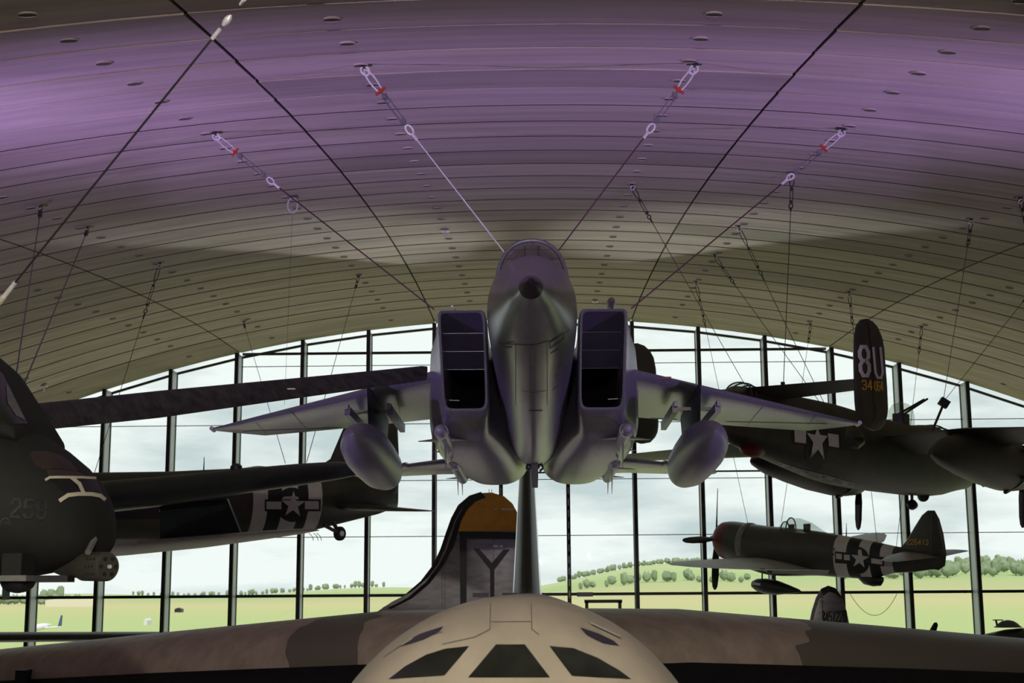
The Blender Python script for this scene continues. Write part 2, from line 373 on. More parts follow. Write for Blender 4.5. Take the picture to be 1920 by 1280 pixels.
# ================================================================== THE SETTING
R1, RL, YG = 63.0, 277.0, 64.0
def zc(x, y):
    u = YG-y; return 18.75-.0141*u-u*u/(2*RL)-(R1-math.sqrt(R1*R1-x*x))
def on_ceiling(u, v):
    r = seray(u, v); lo, hi = 2, 64.2
    for _ in range(50):
        m_ = (lo+hi)/2; p = CAMP+r*(m_/r.y)
        if p.z < zc(p.x, p.y): lo = m_
        else: hi = m_
    return CAMP+r*(lo/r.y)
JY = [19.26]
while JY[-1] < 61.5: JY.append(JY[-1]+1.58+.0135*(JY[-1]-19.26))
JY[-1] = 63.75
y = 19.26
while y > -4: y -= 1.58; JY.insert(0, y)
PW = 8.9
def ceiling():
    me_v, me_f, tone, mi = [], [], [], []
    def quad(a, b, c, d, t, m_=0): k = len(me_v); me_v.extend([a, b, c, d]); me_f.append((k, k+1, k+2, k+3)); tone.append(t); mi.append(m_)
    for ci in range(-5, 5):
        x0 = (ci)*PW+PW/2+.026; x1 = x0+PW-.052
        nx = 10
        for ji in range(len(JY)-1):
            y0, y1 = JY[ji]+.017, JY[ji+1]-.017
            t = random.choice([1, 1, 1, .95, 1.04, .9, .97, 1.06]); t = t if random.random() > .07 else .72
            col = (t, t*random.uniform(.97, 1.0), t*random.uniform(.92, 1.0))
            lip = random.uniform(.0, .02) if y0 < 25 else 0.0; gp_ = .012+.0011*max(0, y0-18); y0 += gp_-.017; y1 -= gp_-.017
            jc = (.95, .95, .95) if y0 < 25 else (.12, .12, .11)  # joint faces: shade painted dark in far rows, lit tone in near rows
            xs = [x0+(x1-x0)*k/nx for k in range(nx+1)]
            for a, b in zip(xs, xs[1:]):
                A = Vector((a, y0, zc(a, y0)-lip)); B = Vector((b, y0, zc(b, y0)-lip)); C_ = Vector((b, y1, zc(b, y1)+.008)); D = Vector((a, y1, zc(a, y1)+.008))
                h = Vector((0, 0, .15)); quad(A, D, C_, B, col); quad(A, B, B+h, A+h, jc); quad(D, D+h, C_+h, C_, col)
            for a in (x0, x1):
                A = Vector((a, y0, zc(a, y0)-lip)); D = Vector((a, y1, zc(a, y1)+.008)); quad(A, D, D+h, A+h, (.25, .25, .25))
            for s in (-1, 1):
                xx = (x0+x1)/2+s*2.63; yy = (y0+y1)/2+.05; zz = zc(xx, yy)
                P = [(xx+.12*math.cos(q), yy+.12*math.sin(q)) for q in (2*math.pi*i/14 for i in range(14))]
                lo = [Vector((a, b, zc(a, b)-.03)) for a, b in P]; hi = [Vector((a, b, zc(a, b)+.02)) for a, b in P]
                for i in range(14): quad(hi[i], hi[(i+1) % 14], lo[(i+1) % 14], lo[i], (.9, .9, .9))
                k = len(me_v); me_v.extend([q+Vector((0, 0, .012)) for q in lo]); me_f.append(tuple(range(k, k+14))); tone.append((.35, .33, .3)); mi.append(2)
    X = [-46+k*2.3 for k in range(41)]; Y = [-6+k*2.32 for k in range(31)]
    for a, b in zip(X, X[1:]):
        for c, d in zip(Y, Y[1:]):
            d = min(d, 63.8)
            if c < d: quad(Vector((a, c, zc(a, c)+.14)), Vector((a, d, zc(a, d)+.14)), Vector((b, d, zc(b, d)+.14)), Vector((b, c, zc(b, c)+.14)), (1, 1, 1), 1)
    me = bpy.data.meshes.new('ceiling'); me.from_pydata([tuple(q) for q in me_v], [], me_f)
    for n_ in ('concrete', 'backing', 'socket'): me.materials.append(M[n_])
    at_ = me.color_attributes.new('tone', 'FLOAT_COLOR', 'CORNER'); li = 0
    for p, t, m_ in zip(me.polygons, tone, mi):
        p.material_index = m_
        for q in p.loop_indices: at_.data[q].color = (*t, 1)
    ob = bpy.data.objects.new('ceiling', me); COL.objects.link(ob); ob['kind'] = 'structure'
ceiling()
MB().box((0, 29, -.1), (96, 72, .2)).build('floor', 'floor', kind='structure')
MB().box((0, -7, 6), (96, .3, 13)).build('wall_back', 'floor', kind='structure')
MB().box((-46, 29, 2), (.3, 72, 4)).build('wall_left', 'floor', kind='structure')
MB().box((46, 29, 2), (.3, 72, 4)).build('wall_right', 'floor', kind='structure')

def zarch(x): return zc(x, 64.0)-.17
MS = 2.967; KX = [(k+.5)*MS for k in range(-14, 14)]
for i, x in enumerate(KX):
    zt = zarch(x)+.06; mb = MB()
    mb.box((x, 63.02, zt/2), (.17, .16, zt)); mb.box((x, 64.02, zt/2), (.13, .10, zt))
    mb.box((x, 63.52, zt/2), (.07, .86, zt), mi=1)
    if abs(x) < 2:
        for k in range(36): mb.box((x, 62.925, .4+k*.5), (.05, .03, .3), mi=1)
    mb.build('trim_%d' % (i+1), ['mullion', 'web'], kind='structure', smooth=False)
TZ = {'low': at(1000, 1114, 64).z, 'up': at(1000, 659, 64).z, 'mid': at(1000, 886, 64).z}
RODS = [at(1000, v, 64).z for v in (683, 793, 899, 1004)]
for i in range(len(KX)-1):
    x0, x1 = KX[i], KX[i+1]; xm = (x0+x1)/2
    top0, top1 = zc(x0, 64)+.2, zc(x1, 64)+.2
    g = MB().add([(x0, 64.03, 0), (x1, 64.03, 0), (x1, 64.03, top1), (x0, 64.03, top0)], [(0, 1, 2, 3)]).build('window_%d' % (i+1), 'glass', kind='structure', smooth=False)
    fr = MB(); za, zb = zarch(x0), zarch(x1)
    fr.tube([(x0, 64.0, za), (x1, 64.0, zb)], .075, 4)
    for z in (TZ['low'], TZ['mid']):
        if z < min(za, zb): fr.box((xm, 63.98, z), (MS-.1, .12, .13 if z == TZ['low'] else .07))
    if abs(xm) < 13.3: fr.box((xm, 63.98, TZ['up']), (MS-.1, .12, .11))
    fr.build('window_frame', 'mullion', g, smooth=False)
    rd = MB()
    for z in RODS:
        if z < min(za, zb): rd.tube([(x0, 63.9, z), (x1, 63.9, z)], .018, 5)
    rd.build('bracing_rod', 'dsteel', g, smooth=False)
dr = MB(); p0 = at(1100, 1127, 63.6); p1 = at(1162, 1127, 63.6)
dr.box(((p0.x+p1.x)/2, 63.6, p0.z), (p1.x-p0.x+.2, .25, .14)); dr.box((p0.x, 63.6, p0.z/2), (.14, .25, p0.z)); dr.box((p1.x, 63.6, p0.z/2), (.14, .25, p0.z))
dr.build('door_1', 'mullion', kind='structure', smooth=False)

# ------------------------------------------------------------------ the airfield beyond the glass
def sm(a, b, t): t = max(0, min(1, (t-a)/(b-a))); return t*t*(3-2*t)
def hz(x, y):
    th = x/y*2667+1006      # bearing, as a column of the view
    h = 4+6*sm(250, 700, th)+26*sm(900, 1250, th)-5*sm(1400, 1900, th)+3*math.sin(th*.011)
    return -.3+h*sm(900, 2500, y)*1.35+.8*math.sin(x*.004)*sm(500, 1500, y)
mb = MB(); NX, NY = 90, 60
ys = [65+(k/NY)**2.2*3300 for k in range(NY+1)]
for yy in ys:
    for k in range(NX+1):
        xx = (k/NX-.5)*2*(yy*.62+60); mb.v.append(Vector((xx, yy, hz(xx, yy))))
for i in range(NY):
    for j in range(NX): a = i*(NX+1)+j; mb.f.append([a, a+1, a+NX+2, a+NX+1]); mb.m.append(0)
g = mb.build('grass_field', 'grass'); g['kind'] = 'structure'

def blob(seed, sx=1, sz=1):
    rnd = random.Random(seed); mb = MB(); n = 9; k = 7; rs = []
    for i in range(1, k):
        t = math.pi*i/k; rs.append([Vector((math.sin(t)*math.cos(2*math.pi*j/n)*sx, math.sin(t)*math.sin(2*math.pi*j/n)*sx, .55*sz-math.cos(t)*.5*sz))*rnd.uniform(.8, 1.15) for j in range(n)])
    mb.rings(rs); return mb
protos = []
for s, (sx, sz) in enumerate([(.55, 1.1), (.7, .95), (.45, 1.2)]):
    t = thing('field_tree', 'x', 'tree'); blob(s, sx*.8, sz).build('crown', 'hedge', t); MB().tube([(0, 0, -.1), (0, 0, .3)], .05, 6).build('trunk', 'bark', t); protos.append(t)
used = set()
def tree(u, y, h, label, group):
    k = random.randrange(3); t = protos[k]
    x = (u-1006)/2667*y; z = hz(x, y)
    if k not in used: used.add(k); c = t
    else:
        c = t.copy(); COL.objects.link(c)
        for ch in t.children: d = ch.copy(); COL.objects.link(d); d.parent = c
    c.matrix_world = Matrix.Translation((x, y, z)) @ Matrix.Rotation(random.uniform(0, 6), 4, 'Z') @ Matrix.Diagonal((h*1.1, h*1.1, h, 1))
    tag(c, label, 'tree', group)
def row(u0, u1, n, y, hlo, hhi, label, group, yj=60):
    for i in range(n): tree(u0+(u1-u0)*(i+random.uniform(.1, .9))/n, y+random.uniform(-yj, yj), random.uniform(hlo, hhi), label, group)
row(1040, 1345, 46, 2450, 6, 10, 'green tree in the long line on the crest of the hill right of centre', 'trees on the hill crest')
row(1070, 1400, 20, 1500, 5, 11, 'round tree in the hedgerow at the foot of the hill right of centre', 'hedgerow trees at the hill foot', 40)
row(1570, 1930, 95, 1900, 9, 15, 'tree of the dense wood on the hillside at the far right', 'trees of the right-hand wood', 300)
row(250, 440, 20, 2300, 4, 8, 'small tree on the flat skyline at the left', 'small trees on the left skyline')
row(440, 720, 34, 2400, 4, 9, 'tree in the low line on the left skyline beside the striped aeroplane', 'trees below the striped aeroplane')
row(-20, 150, 22, 1150, 4, 7, 'tree of the dark hedgerow at the far left edge', 'trees at the far left edge', 50)
row(60, 125, 4, 1500, 9, 13, 'tree of the taller clump at the far left behind the gun pod', 'tall clump at the far left')
# parked things on the grass
ap = thing('light_aircraft', 'tiny white aircraft with two dark blue tail tips on the grass at far left', 'aircraft', ((82-1006)/2667*250, 250, -.2))
MB().rings(fus([(-3, 1.2, .1, .1, .1, 2, 2), (-1, 1.2, .55, .6, .5, 2, 2), (3, 1.4, .5, .5, .4, 2, 2), (6, 1.6, .1, .1, .1, 2, 2)])).build('fuselage', 'white_bright', ap)
MB().rings(wing([((-3.0, 2, 1.3), 1.6, .2), ((0, 1.2, 1.1), 2, .25), ((3.0, 2, 1.3), 1.6, .2)])).build('wing', 'white_bright', ap)
mb_blue = mat('blue_tail_paint', (.03, .06, .16), .5)
for s in (-1, 1): plate([(s*2.6, 2, 1.3), (s*2.6, 4, 1.3), (s*2.5, 4.6, 3.2), (s*2.5, 3.8, 3.3)], (1, 0, 0), .12).build('winglet', mb_blue, ap)
for u, v, y, col, lab, nm in [(308, 1122, 700, 'red', 'small orange-red marker board far out on the grass', 'marker_board'), (334, 1127, 560, 'black', 'small dark hut far out on the grass near the orange marker', 'field_hut'), (273, 1154, 330, 'white', 'small white marker standing out on the grass at the left', 'field_marker'), (135, 1136, 900, 'cream', 'pale low hangar beyond the grass at the far left', 'far_hangar')]:
    p = at(u, v, y); wd = {'marker_board': 3.6, 'field_hut': 2.6, 'field_marker': .8, 'far_hangar': 34}[nm]; hh = {'marker_board': 1.7, 'field_hut': 1.8, 'field_marker': 1.5, 'far_hangar': 6}[nm]
    b = MB(); z0 = hz(p.x, y); b.add([(p.x-wd/2, y, z0), (p.x+wd/2, y, z0), (p.x+wd/2, y, z0+hh*.7), (p.x, y, z0+hh), (p.x-wd/2, y, z0+hh*.7), (p.x-wd/2, y+4, z0), (p.x+wd/2, y+4, z0), (p.x+wd/2, y+4, z0+hh*.7), (p.x, y+4, z0+hh), (p.x-wd/2, y+4, z0+hh*.7)],
        [(0, 1, 2, 3, 4), (5, 9, 8, 7, 6), (0, 5, 6, 1), (1, 6, 7, 2), (2, 7, 8, 3), (3, 8, 9, 4), (4, 9, 5, 0)])
    tag(b.build(nm, col, smooth=False), lab, nm.replace('_', ' '))

# ================================================================== F-15-LIKE TWIN-ENGINE JET, centre
NOSE = (.09, 16.3, 10.1)
jet = thing('fighter_jet', 'large grey twin-engine jet fighter hanging nose-on in the centre of the hall', 'aircraft', NOSE, pose(0, 1.0, 0))
body = MB().rings(fus([(.36, .0, .145, .145, .145, 2, 2), (1.0, .07, .29, .29, .30, 2, 2), (2.0, .20, .46, .50, .58, 2, 2), (3.0, .36, .585, .68, .85, 2, 1.9), (3.9, .50, .65, .80, 1.08, 2.1, 1.8),
    (5.0, .55, .68, .84, 1.26, 2.2, 1.75), (6.5, .55, .68, .82, 1.40, 2.3, 1.75), (8.5, .5, .66, .70, 1.48, 2.4, 1.8), (10.5, .42, .66, .60, 1.40, 2.4, 2.0), (13, .3, .62, .55, 1.1, 2.4, 2.2), (16, .1, .5, .5, .65, 2.2, 2.2)], 4, 56)).build('fuselage', 'jet', jet)
MB().rings(lathe([(0, .004), (.01, .02), (.05, .045), (.18, .095), (.30, .13), (.36, .147), (.37, .12)]), (True, True)).build('nose_cap', 'nosecap', jet)['label'] = 'black conical tip'
# canopy
def arch(y_, hw, z0, z1, n=18, e=2.2):
    return [Vector((hw*math.copysign(abs(math.cos(t))**(2/e), math.cos(t)), y_, z0+(z1-z0)*abs(math.sin(t))**(2/e))) for t in (math.pi*j/n for j in range(n+1))]
cn = MB(); prof = [(3.55, .22, 1.12, 1.20), (3.85, .36, 1.10, 1.40), (4.2, .46, 1.06, 1.58), (4.6, .50, 1.04, 1.70), (5.2, .51, 1.05, 1.80), (6.0, .49, 1.08, 1.80), (7.0, .42, 1.1, 1.62), (8.0, .3, 1.1, 1.35)]
cn.rings([arch(*q) for q in interp([list(q) for q in prof], 3)], (False, False), closed=False)
can = cn.build('canopy', 'canopy', jet)
fr = MB(); fr.tube(arch(4.6, .525, 1.04, 1.725), .032, 8); fr.build('canopy_frame', 'jet', can)
st = MB(); st.box((0, 6.0, 1.25), (.42, .12, .62)); st.box((0, 5.93, 1.5), (.30, .16, .2)); st.box((-.17, 5.9, 1.3), (.05, .08, .6)); st.box((.17, 5.9, 1.3), (.05, .08, .6)); st.build('ejection_seat', 'black', jet)
hd = MB(); hd.box((0, 4.35, 1.30), (.30, .3, .16)); hd.box((-.1, 4.35, 1.46), (.02, .05, .2)); hd.box((.1, 4.35, 1.46), (.02, .05, .2)); hd.build('cockpit_display', 'black', jet)
# intakes and nacelles
def rring(x0, x1, zt, zb, yt, yb, e, s, n=48):
    out = []; cx = (x0+x1)/2; hw = (x1-x0)/2; cz = (zt+zb)/2; hh = (zt-zb)/2
    for j in range(n):
        t = 2*math.pi*(j+.5)/n; c = math.cos(t); q = math.sin(t); ee = e if q < 0 else e*1.6
        x = cx+hw*math.copysign(abs(c)**(2/ee), c); z = cz+hh*math.copysign(abs(q)**(2/ee), q)
        out.append(Vector((s*x, yt+(yb-yt)*(zt-z)/(zt-zb), z)))
    return out
for s in (-1, 1):
    op = dict(x0=.765, x1=1.515, zt=.955, zb=-.465)
    st = [rring(.765, 1.515, .955, -.465, 6.0, 7.4, 9, s), rring(.75, 1.53, .965, -.50, 6.06, 7.46, 9, s), rring(.735, 1.56, .97, -.55, 6.5, 7.8, 8, s), rring(.75, 1.66, .96, -.66, 7.4, 8.5, 6, s),
          rring(.73, 1.82, .93, -.78, 8.4, 9.1, 4.5, s), rring(.55, 1.93, .86, -.88, 9.6, 10.0, 3.8, s), rring(.30, 1.96, .86, -.95, 11.4, 11.5, 3.4, s), rring(.14, 1.92, .76, -.98, 13.5, 13.5, 3.0, s),
          rring(.10, 1.66, .62, -.98, 15.4, 15.4, 2.6, s), rring(.14, 1.40, .48, -.84, 16.8, 16.8, 2.2, s), rring(.25, 1.25, .33, -.67, 18.1, 18.1, 2, s)]
    nac = MB().rings(st, (False, True)).build('engine_nacelle', 'jet', jet, angle=50)
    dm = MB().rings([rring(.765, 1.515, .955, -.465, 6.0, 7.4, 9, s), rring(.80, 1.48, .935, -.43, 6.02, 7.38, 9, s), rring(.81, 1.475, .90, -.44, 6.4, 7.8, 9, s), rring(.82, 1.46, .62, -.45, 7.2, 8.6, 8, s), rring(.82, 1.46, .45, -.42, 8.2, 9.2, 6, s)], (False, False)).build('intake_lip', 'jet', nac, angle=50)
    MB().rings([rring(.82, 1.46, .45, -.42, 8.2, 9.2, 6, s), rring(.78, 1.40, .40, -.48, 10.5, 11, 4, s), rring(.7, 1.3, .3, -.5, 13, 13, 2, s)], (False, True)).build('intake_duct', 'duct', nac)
    rp = MB()      # the variable intake ramps: three hinged plates hanging from the upper lip
    pl = [(6.06, .93), (6.75, .73), (7.25, .52), (7.75, .30)]
    for (ya, za), (yb, zb_) in zip(pl, pl[1:]):
        rp.add([(s*.805, ya+.02, za), (s*1.475, ya+.02, za), (s*1.475, yb-.02, zb_), (s*.805, yb-.02, zb_), (s*.805, ya+.02, za+.04), (s*1.475, ya+.02, za+.04), (s*1.475, yb-.02, zb_+.04), (s*.805, yb-.02, zb_+.04)],
               [(0, 1, 2, 3), (4, 7, 6, 5), (0, 4, 5, 1), (1, 5, 6, 2), (2, 6, 7, 3), (3, 7, 4, 0)])
        rp.tube([(s*.81, yb-.01, zb_-.004), (s*1.47, yb-.01, zb_-.002)], .006, 5, mi=1)
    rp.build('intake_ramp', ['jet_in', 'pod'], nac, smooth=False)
    MB().tube([(s*1.45, 7.95, -.20), (s*1.28, 8.0, -.20)], .008, 5).build('duct_probe', 'steel', nac)
    # wing, pylon, tail
    wg = MB().rings(wing([((s*1.5, 8.1, .36), 5.9, .34), ((s*1.93, 8.5, .33), 5.45, .30), ((s*4.3, 10.75, .18), 3.75, .2), ((s*5.9, 12.22, .07), 2.4, .12), ((s*6.45, 12.75, .035), 1.05, .06), ((s*6.72, 13.0, .02), .35, .04)])).build('wing', 'jet', jet)
    MB().box((s*2.35, 8.90, .305), (.22, .06, .05)).build('wing_marker', 'dred', wg)
    MB().tube([(s*6.70, 12.95, .02), (s*6.72, 13.3, .02)], .045, 8).build('wingtip_lamp', 'missile', wg)
    py = MB(); py.rings([[(s*2.99, 8.9, .22), (s*3.03, 9.3, .22), (s*3.06, 12.3, .1), (s*3.01, 12.9, .1), (s*2.96, 12.3, .1), (s*2.95, 9.3, .22)], [(s*2.99, 9.2, -.42), (s*3.03, 9.5, -.42), (s*3.06, 12.1, -.42), (s*3.01, 12.6, -.42), (s*2.96, 12.1, -.42), (s*2.95, 9.5, -.42)]])
    pyl = py.build('pylon', 'jet_in', jet)
    for d in (-.42, .36):
        MB().box((s*3.0+d, 10.8, -.14), (.10, 2.5, .16)).box((s*3.0+d*.5, 10.4, -.04), (abs(d), .14, .06)).box((s*3.0+d, 9.5, -.08), (.07, .25, .1)).build('missile_rail', 'pod', pyl)
    stb = MB().rings(wing([((s*1.5, 15.2, -.38), 3.4, .2), ((s*2.94, 16.5, -.40), 2.5, .15), ((s*2.96, 16.15, -.40), 2.85, .15), ((s*4.25, 17.9, -.43), 1.3, .08), ((s*4.4, 18.2, -.43), .7, .05)])).build('tailplane', 'jet', jet)
    fin = MB().rings([foil((s*1.72, 13.6, .6), 4.3, .16, td=Vector((1, 0, 0))), foil((s*1.83, 16.0, 2.3), 2.5, .12, td=Vector((1, 0, 0))), foil((s*1.9, 17.2, 3.42), 1.35, .07, td=Vector((1, 0, 0)))]).build('tail_fin', 'jet', jet)
    if s > 0: MB().rings(lathe([(16.7, .02), (16.8, .08), (17.1, .11), (18.4, .11), (18.9, .04)], (s*1.85, 0, 3.5))).build('fin_pod', 'pod', fin)
    else: MB().tube([(s*1.95, 17.0, 3.45), (s*1.98, 17.3, 3.55)], .03, 6).build('fin_pod', 'steel', fin)
    MB().rings(lathe([(17.9, .5), (18.9, .42), (18.9, .36), (18.0, .4)], (s*.75, 0, -.17))).build('exhaust_nozzle', 'dsteel', nac)
    # dark gun port and louvre on the shoulder
hk = MB(); hk.rings([[(-.06, 11.2, -.85), (.06, 11.2, -.85), (.06, 11.2, -.98), (-.06, 11.2, -.98)], [(-.07, 12.6, -.8), (.07, 12.6, -.8), (.07, 12.6, -1.05), (-.07, 12.6, -1.05)], [(-.06, 14.6, -.8), (.06, 14.6, -.8), (.06, 14.6, -1.12), (-.06, 14.6, -1.12)]]); hk.build('centreline_pylon', 'pod', jet)
ck = MB()
for s in (-1, 1):
    for dy in (0, .12, .24):
        ck.tube([(s*.05, 12.3+dy, -.86), (s*.14, 12.3+dy, -.84), (s*.17, 12.3+dy, -.92), (s*.10, 12.3+dy, -.98)], .018, 6)
ck.box((0, 12.4, -.88), (.2, .4, .08)); ck.build('rack_claws', 'dsteel', jet)
decal('gun_port', [[(797, 657), (802, 651), (806, 655), (806, 668), (800, 674), (797, 668)]], [o_ for o_ in jet.children if o_.name.startswith('engine_nacelle')], 'duct', body, jet, .01, 4)
# paint marks and seams
J = [body]
decal('panel_seam', line([(925, 640), (960, 645), (1000, 646), (1035, 637), (1068, 618)], 1.2)+line([(978, 732), (1000, 735), (1024, 732)], 1.0)+line([(967, 642), (967, 760)], .8)+line([(1026, 642), (1026, 760)], .8), J, 'black', body, jet, .004, 8)
decal('paint_box', line([(1030, 642), (1031, 652), (1057, 634), (1056, 624), (1030, 642)], 1.8), J, 'black', body, jet, .006, 6, 'black outlined rectangle')
decal('aerial_strip', line([(998, 654), (999, 682)], 2.2)+line([(999, 694), (999.5, 725)], 2.2), J, 'missile', body, jet, .02, 6, 'thin pale strip')
decal('warning_mark', line([(1046, 690), (1052, 682)], 2)+line([(1040, 706), (1045, 700)], 2)+line([(1036, 730), (1046, 722)], 2), J, 'faint_red', body, jet, .006, 4, 'faint red marks')
decal('stencil_line', line([(938, 643), (946, 647)], 1.5)+line([(950, 642), (964, 640)], 1.5)+line([(946, 650), (960, 650)], 1.5)+line([(1032, 662), (1046, 653)], 1.5)+line([(992, 769), (1016, 769)], 2), J, 'jet_in', body, jet, .006, 4)
WG = [o_ for o_ in jet.children if o_.name.split('.')[0] == 'wing']
for wi, P in ((0, line([(455, 808), (640, 801)], 1.2)+line([(735, 793), (808, 790)], 1.4)+line([(545, 770), (578, 806)], 1)+line([(480, 792), (500, 812)], 1)+line([(745, 742), (750, 775)], 1)), (1, line([(1205, 783), (1268, 786)], 1.4)+line([(1362, 790), (1550, 794)], 1.2)+line([(1430, 762), (1400, 797)], 1)+line([(1530, 776), (1515, 796)], 1))):
    decal('flap_gap', P, [WG[wi]], 'black', WG[wi], jet, .006, 6)
# things hung under the jet
def child_place(root, local): return MATS[root.name] @ Vector(local)
JR = pose(0, 1.0, 0)
for s, side in ((-1, 'left'), (1, 'right')):
    tk = thing('drop_tank', 'grey teardrop fuel tank under the %s wing of the hanging jet' % side, 'fuel tank', child_place(jet, (s*3.0, 7.2, -.86)), JR @ Matrix.Rotation(R(-1.8), 3, 'X'), 'fuel tanks under the jet')
    MB().rings(lathe([(0, .01), (.06, .07), (.25, .16), (.7, .29), (1.3, .39), (2.0, .435), (3.0, .44), (4.2, .42), (5.2, .32), (6.0, .17), (6.4, .03)], n=36)).build('tank_body', 'pod', tk)
    MB().tube([(-s*.02, 1.7, .40), (-s*.02, 5.2, .36)], .02, 6).build('tank_seam', 'dsteel', tk)
    mk = MB(); mk.box((-s*.22, 3.6, -.36), (.012, .35, .012)); mk.box((-s*.25, 4.3, -.33), (.012, .3, .012)); mk.build('filler_mark', 'black', tk)
    for k, y0 in ((0, 7.45), (1, 11.4)):
        ms = thing('air_to_air_missile', 'slim finned missile, the %s of two along the %s lower edge of the jet' % (('front', 'rear')[k], side), 'missile', child_place(jet, (s*1.58, y0, -.76-.13*k)), JR, 'missiles under the jet')
        MB().rings(lathe([(0, .005), (.03, .05), (.10, .085), (.22, .105), (.4, .112), (3.5, .108), (3.62, .08)], n=20)).build('missile_body', 'missile', ms)
        MB().rings(lathe([(.42, .125), (.47, .125)], n=20)).build('collar', 'pod', ms)
        for (ya, ch, sp) in ((1.25, .55, .5), (3.05, .42, .36)):
            for a in range(4):
                t = a*math.pi/2; d = Vector((math.cos(t), 0, math.sin(t))); nn = Vector((-math.sin(t), 0, math.cos(t)))
                MB().rings([foil(d*.09+Vector((0, ya, 0)), ch, .03, td=nn, n=5), foil(d*sp+Vector((0, ya+ch*.75, 0)), ch*.2, .01, td=nn, n=5)]).build('missile_fin', 'missile', ms)

# ================================================================== BIG BOMBER in the foreground (camouflaged)
bmr = thing('heavy_bomber', 'huge camouflaged bomber seen nose-on along its back in the foreground', 'aircraft', (-.03, 0, 0))
H = [(5.0, 3.9, .35, .3, .6, 2, 2), (6.2, 4.1, .85, .62, 1.1, 2, 2), (7.2, 4.4, 1.12, .72, 1.5, 2, 2), (8.0, 4.65, 1.27, .80, 1.8, 2, 2), (8.5, 4.8, 1.34, .93, 1.9, 2, 2), (8.95, 4.88, 1.39, 1.10, 1.95, 2, 2), (9.5, 4.92, 1.43, 1.35, 2, 2, 2), (10.1, 4.95, 1.455, 1.48, 2, 2, 2), (10.8, 4.95, 1.47, 1.525, 2, 2, 2), (14, 4.95, 1.47, 1.53, 2, 2, 2), (30, 4.95, 1.47, 1.52, 2, 2, 2), (44, 4.97, 1.3, 1.40, 1.6, 2, 2), (53, 5.2, .6, .75, .8, 2, 2), (55, 5.3, .3, .4, .4, 2, 2)]
bh = MB().rings(fus(H, 4, 72)).build('fuselage', 'tan', bmr, angle=60)
for nm, P in (('windscreen_pane', [(930, 1209), (984, 1209), (1031, 1271), (878, 1271)]), ('windscreen_pane', [(729, 1274), (760, 1250), (800, 1228), (835, 1217), (880, 1212), (834, 1267)]), ('windscreen_pane', [(1030, 1212), (1075, 1216), (1120, 1234), (1160, 1257), (1183, 1274), (1072, 1268)]),
              ('side_window', [(753, 1212), (760, 1204), (790, 1188), (832, 1175), (825, 1184), (795, 1200)]), ('side_window', [(1087, 1177), (1120, 1188), (1150, 1202), (1161, 1212), (1130, 1207), (1100, 1192)])):
    decal(nm, [P], [bh], 'pane_dark', bh, bmr, .006, 8)
decal('panel_seam', line([(920, 1132), (919, 1180), (890, 1195), (830, 1208)], 1.6)+line([(996, 1132), (997, 1180), (1010, 1190)], 1.6)+line([(720, 1232), (760, 1205), (830, 1185)], 1.2)+line([(922, 1166), (995, 1166)], 1.2), [bh], 'olive_belly', bh, bmr, .004, 8)
decal('grab_rail', line([(756, 1213), (775, 1201)], 2.2)+line([(1106, 1172), (1160, 1197)], 2.6), [bh], 'white', bh, bmr, .02, 6)
vx = MB()
for k, (u, v) in enumerate([(960, 1124), (905, 1112), (1100, 1117)]):
    p = at(u, v, 24); vx.box((p.x, 24, 6.46), (.25, .5, .07))
vx.build('hull_fitting', 'jet_in', bmr)
def wmi(i, j): return 1 if j >= 13 or j < 0 else 0
for s in (-1, 1):
    secs = [((s*1.0, 28.2, 5.08), 10.5, 2.15), ((s*3.3, 30.0, 5.06), 9.4, 2.10), ((s*9, 35.0, 4.65), 8.0, 1.88), ((s*15, 40.2, 4.17), 6.6, 1.70), ((s*23, 47.0, 3.5), 5, 1.5)]
    wg = MB().rings(wing([(a, b, c) for a, b, c in secs], n=14), mis=lambda i, j: 1 if j >= 14 else 0).build('wing', ['camo', 'black'], bmr)
    for xx in (3.4, 4.2, 5.6):
        pass
    MB().box((s*13.6, 38.7, 4.35), (.28, .5, .4)).build('wing_fitting', 'black', wg)
def vf(y0, ch, th, z, x=-.2): return foil((x, y0, z), ch, th, td=Vector((1, 0, 0)))
tf = MB().rings([vf(43, 11, 1.05, 5.8), vf(44.6, 9, .92, 6.6), vf(48.5, 5.5, .52, 10.8), vf(51.5, 3.2, .3, 14.6), vf(52, 2.6, .15, 15.0)], mis=lambda i, j: 1 if (j < 3 or j > 20) else 0).build('tail_fin', ['alu', 'black'], bmr)

# ================================================================== SILVER FIN WITH "Y" (bomber tail beyond)
FY = 57.0
yb = thing('bomber_tail', 'silver bomber tail with ochre cap and black letter Y, standing before the glass', 'aircraft', (0, 0, 0))
ol = [(690, 1160), (720, 1140), (760, 1120), (795, 1090), (818, 1060), (832, 1030), (842, 1000), (852, 972), (865, 948), (885, 931), (905, 924), (922, 923), (945, 930), (960, 943), (972, 965), (980, 990), (984, 1060), (984, 1160)]
O3 = [at(u, v, FY) for u, v in ol]
fn = plate(O3, (0, 1, 0), .3, .10, .2).build('tail_fin', 'silver', yb)
tx = at(720, 1150, FY).x
MB().rings([[Vector((x, FY+r_*math.cos(t), 4.2+r_*1.05*math.sin(t))) for t in (2*math.pi*j/28 for j in range(28))] for x, r_ in ((-8, 1.3), (-5, 1.4), (-1, 1.15), (2.2, .6), (2.8, .3))]).build('fuselage', 'silver', yb)
cap = [(859, 996), (865, 977), (876, 956), (892, 940), (911, 933), (913, 926), (922, 925), (945, 932), (960, 945), (971, 966), (979, 995)]
decal('ochre_cap', [cap], [fn], 'ochre', fn, yb, .045, 6, 'ochre painted top')
led = [(720, 1141), (757, 1121), (792, 1091), (815, 1061), (829, 1031), (839, 1001), (849, 973), (862, 949), (883, 931), (905, 924)]
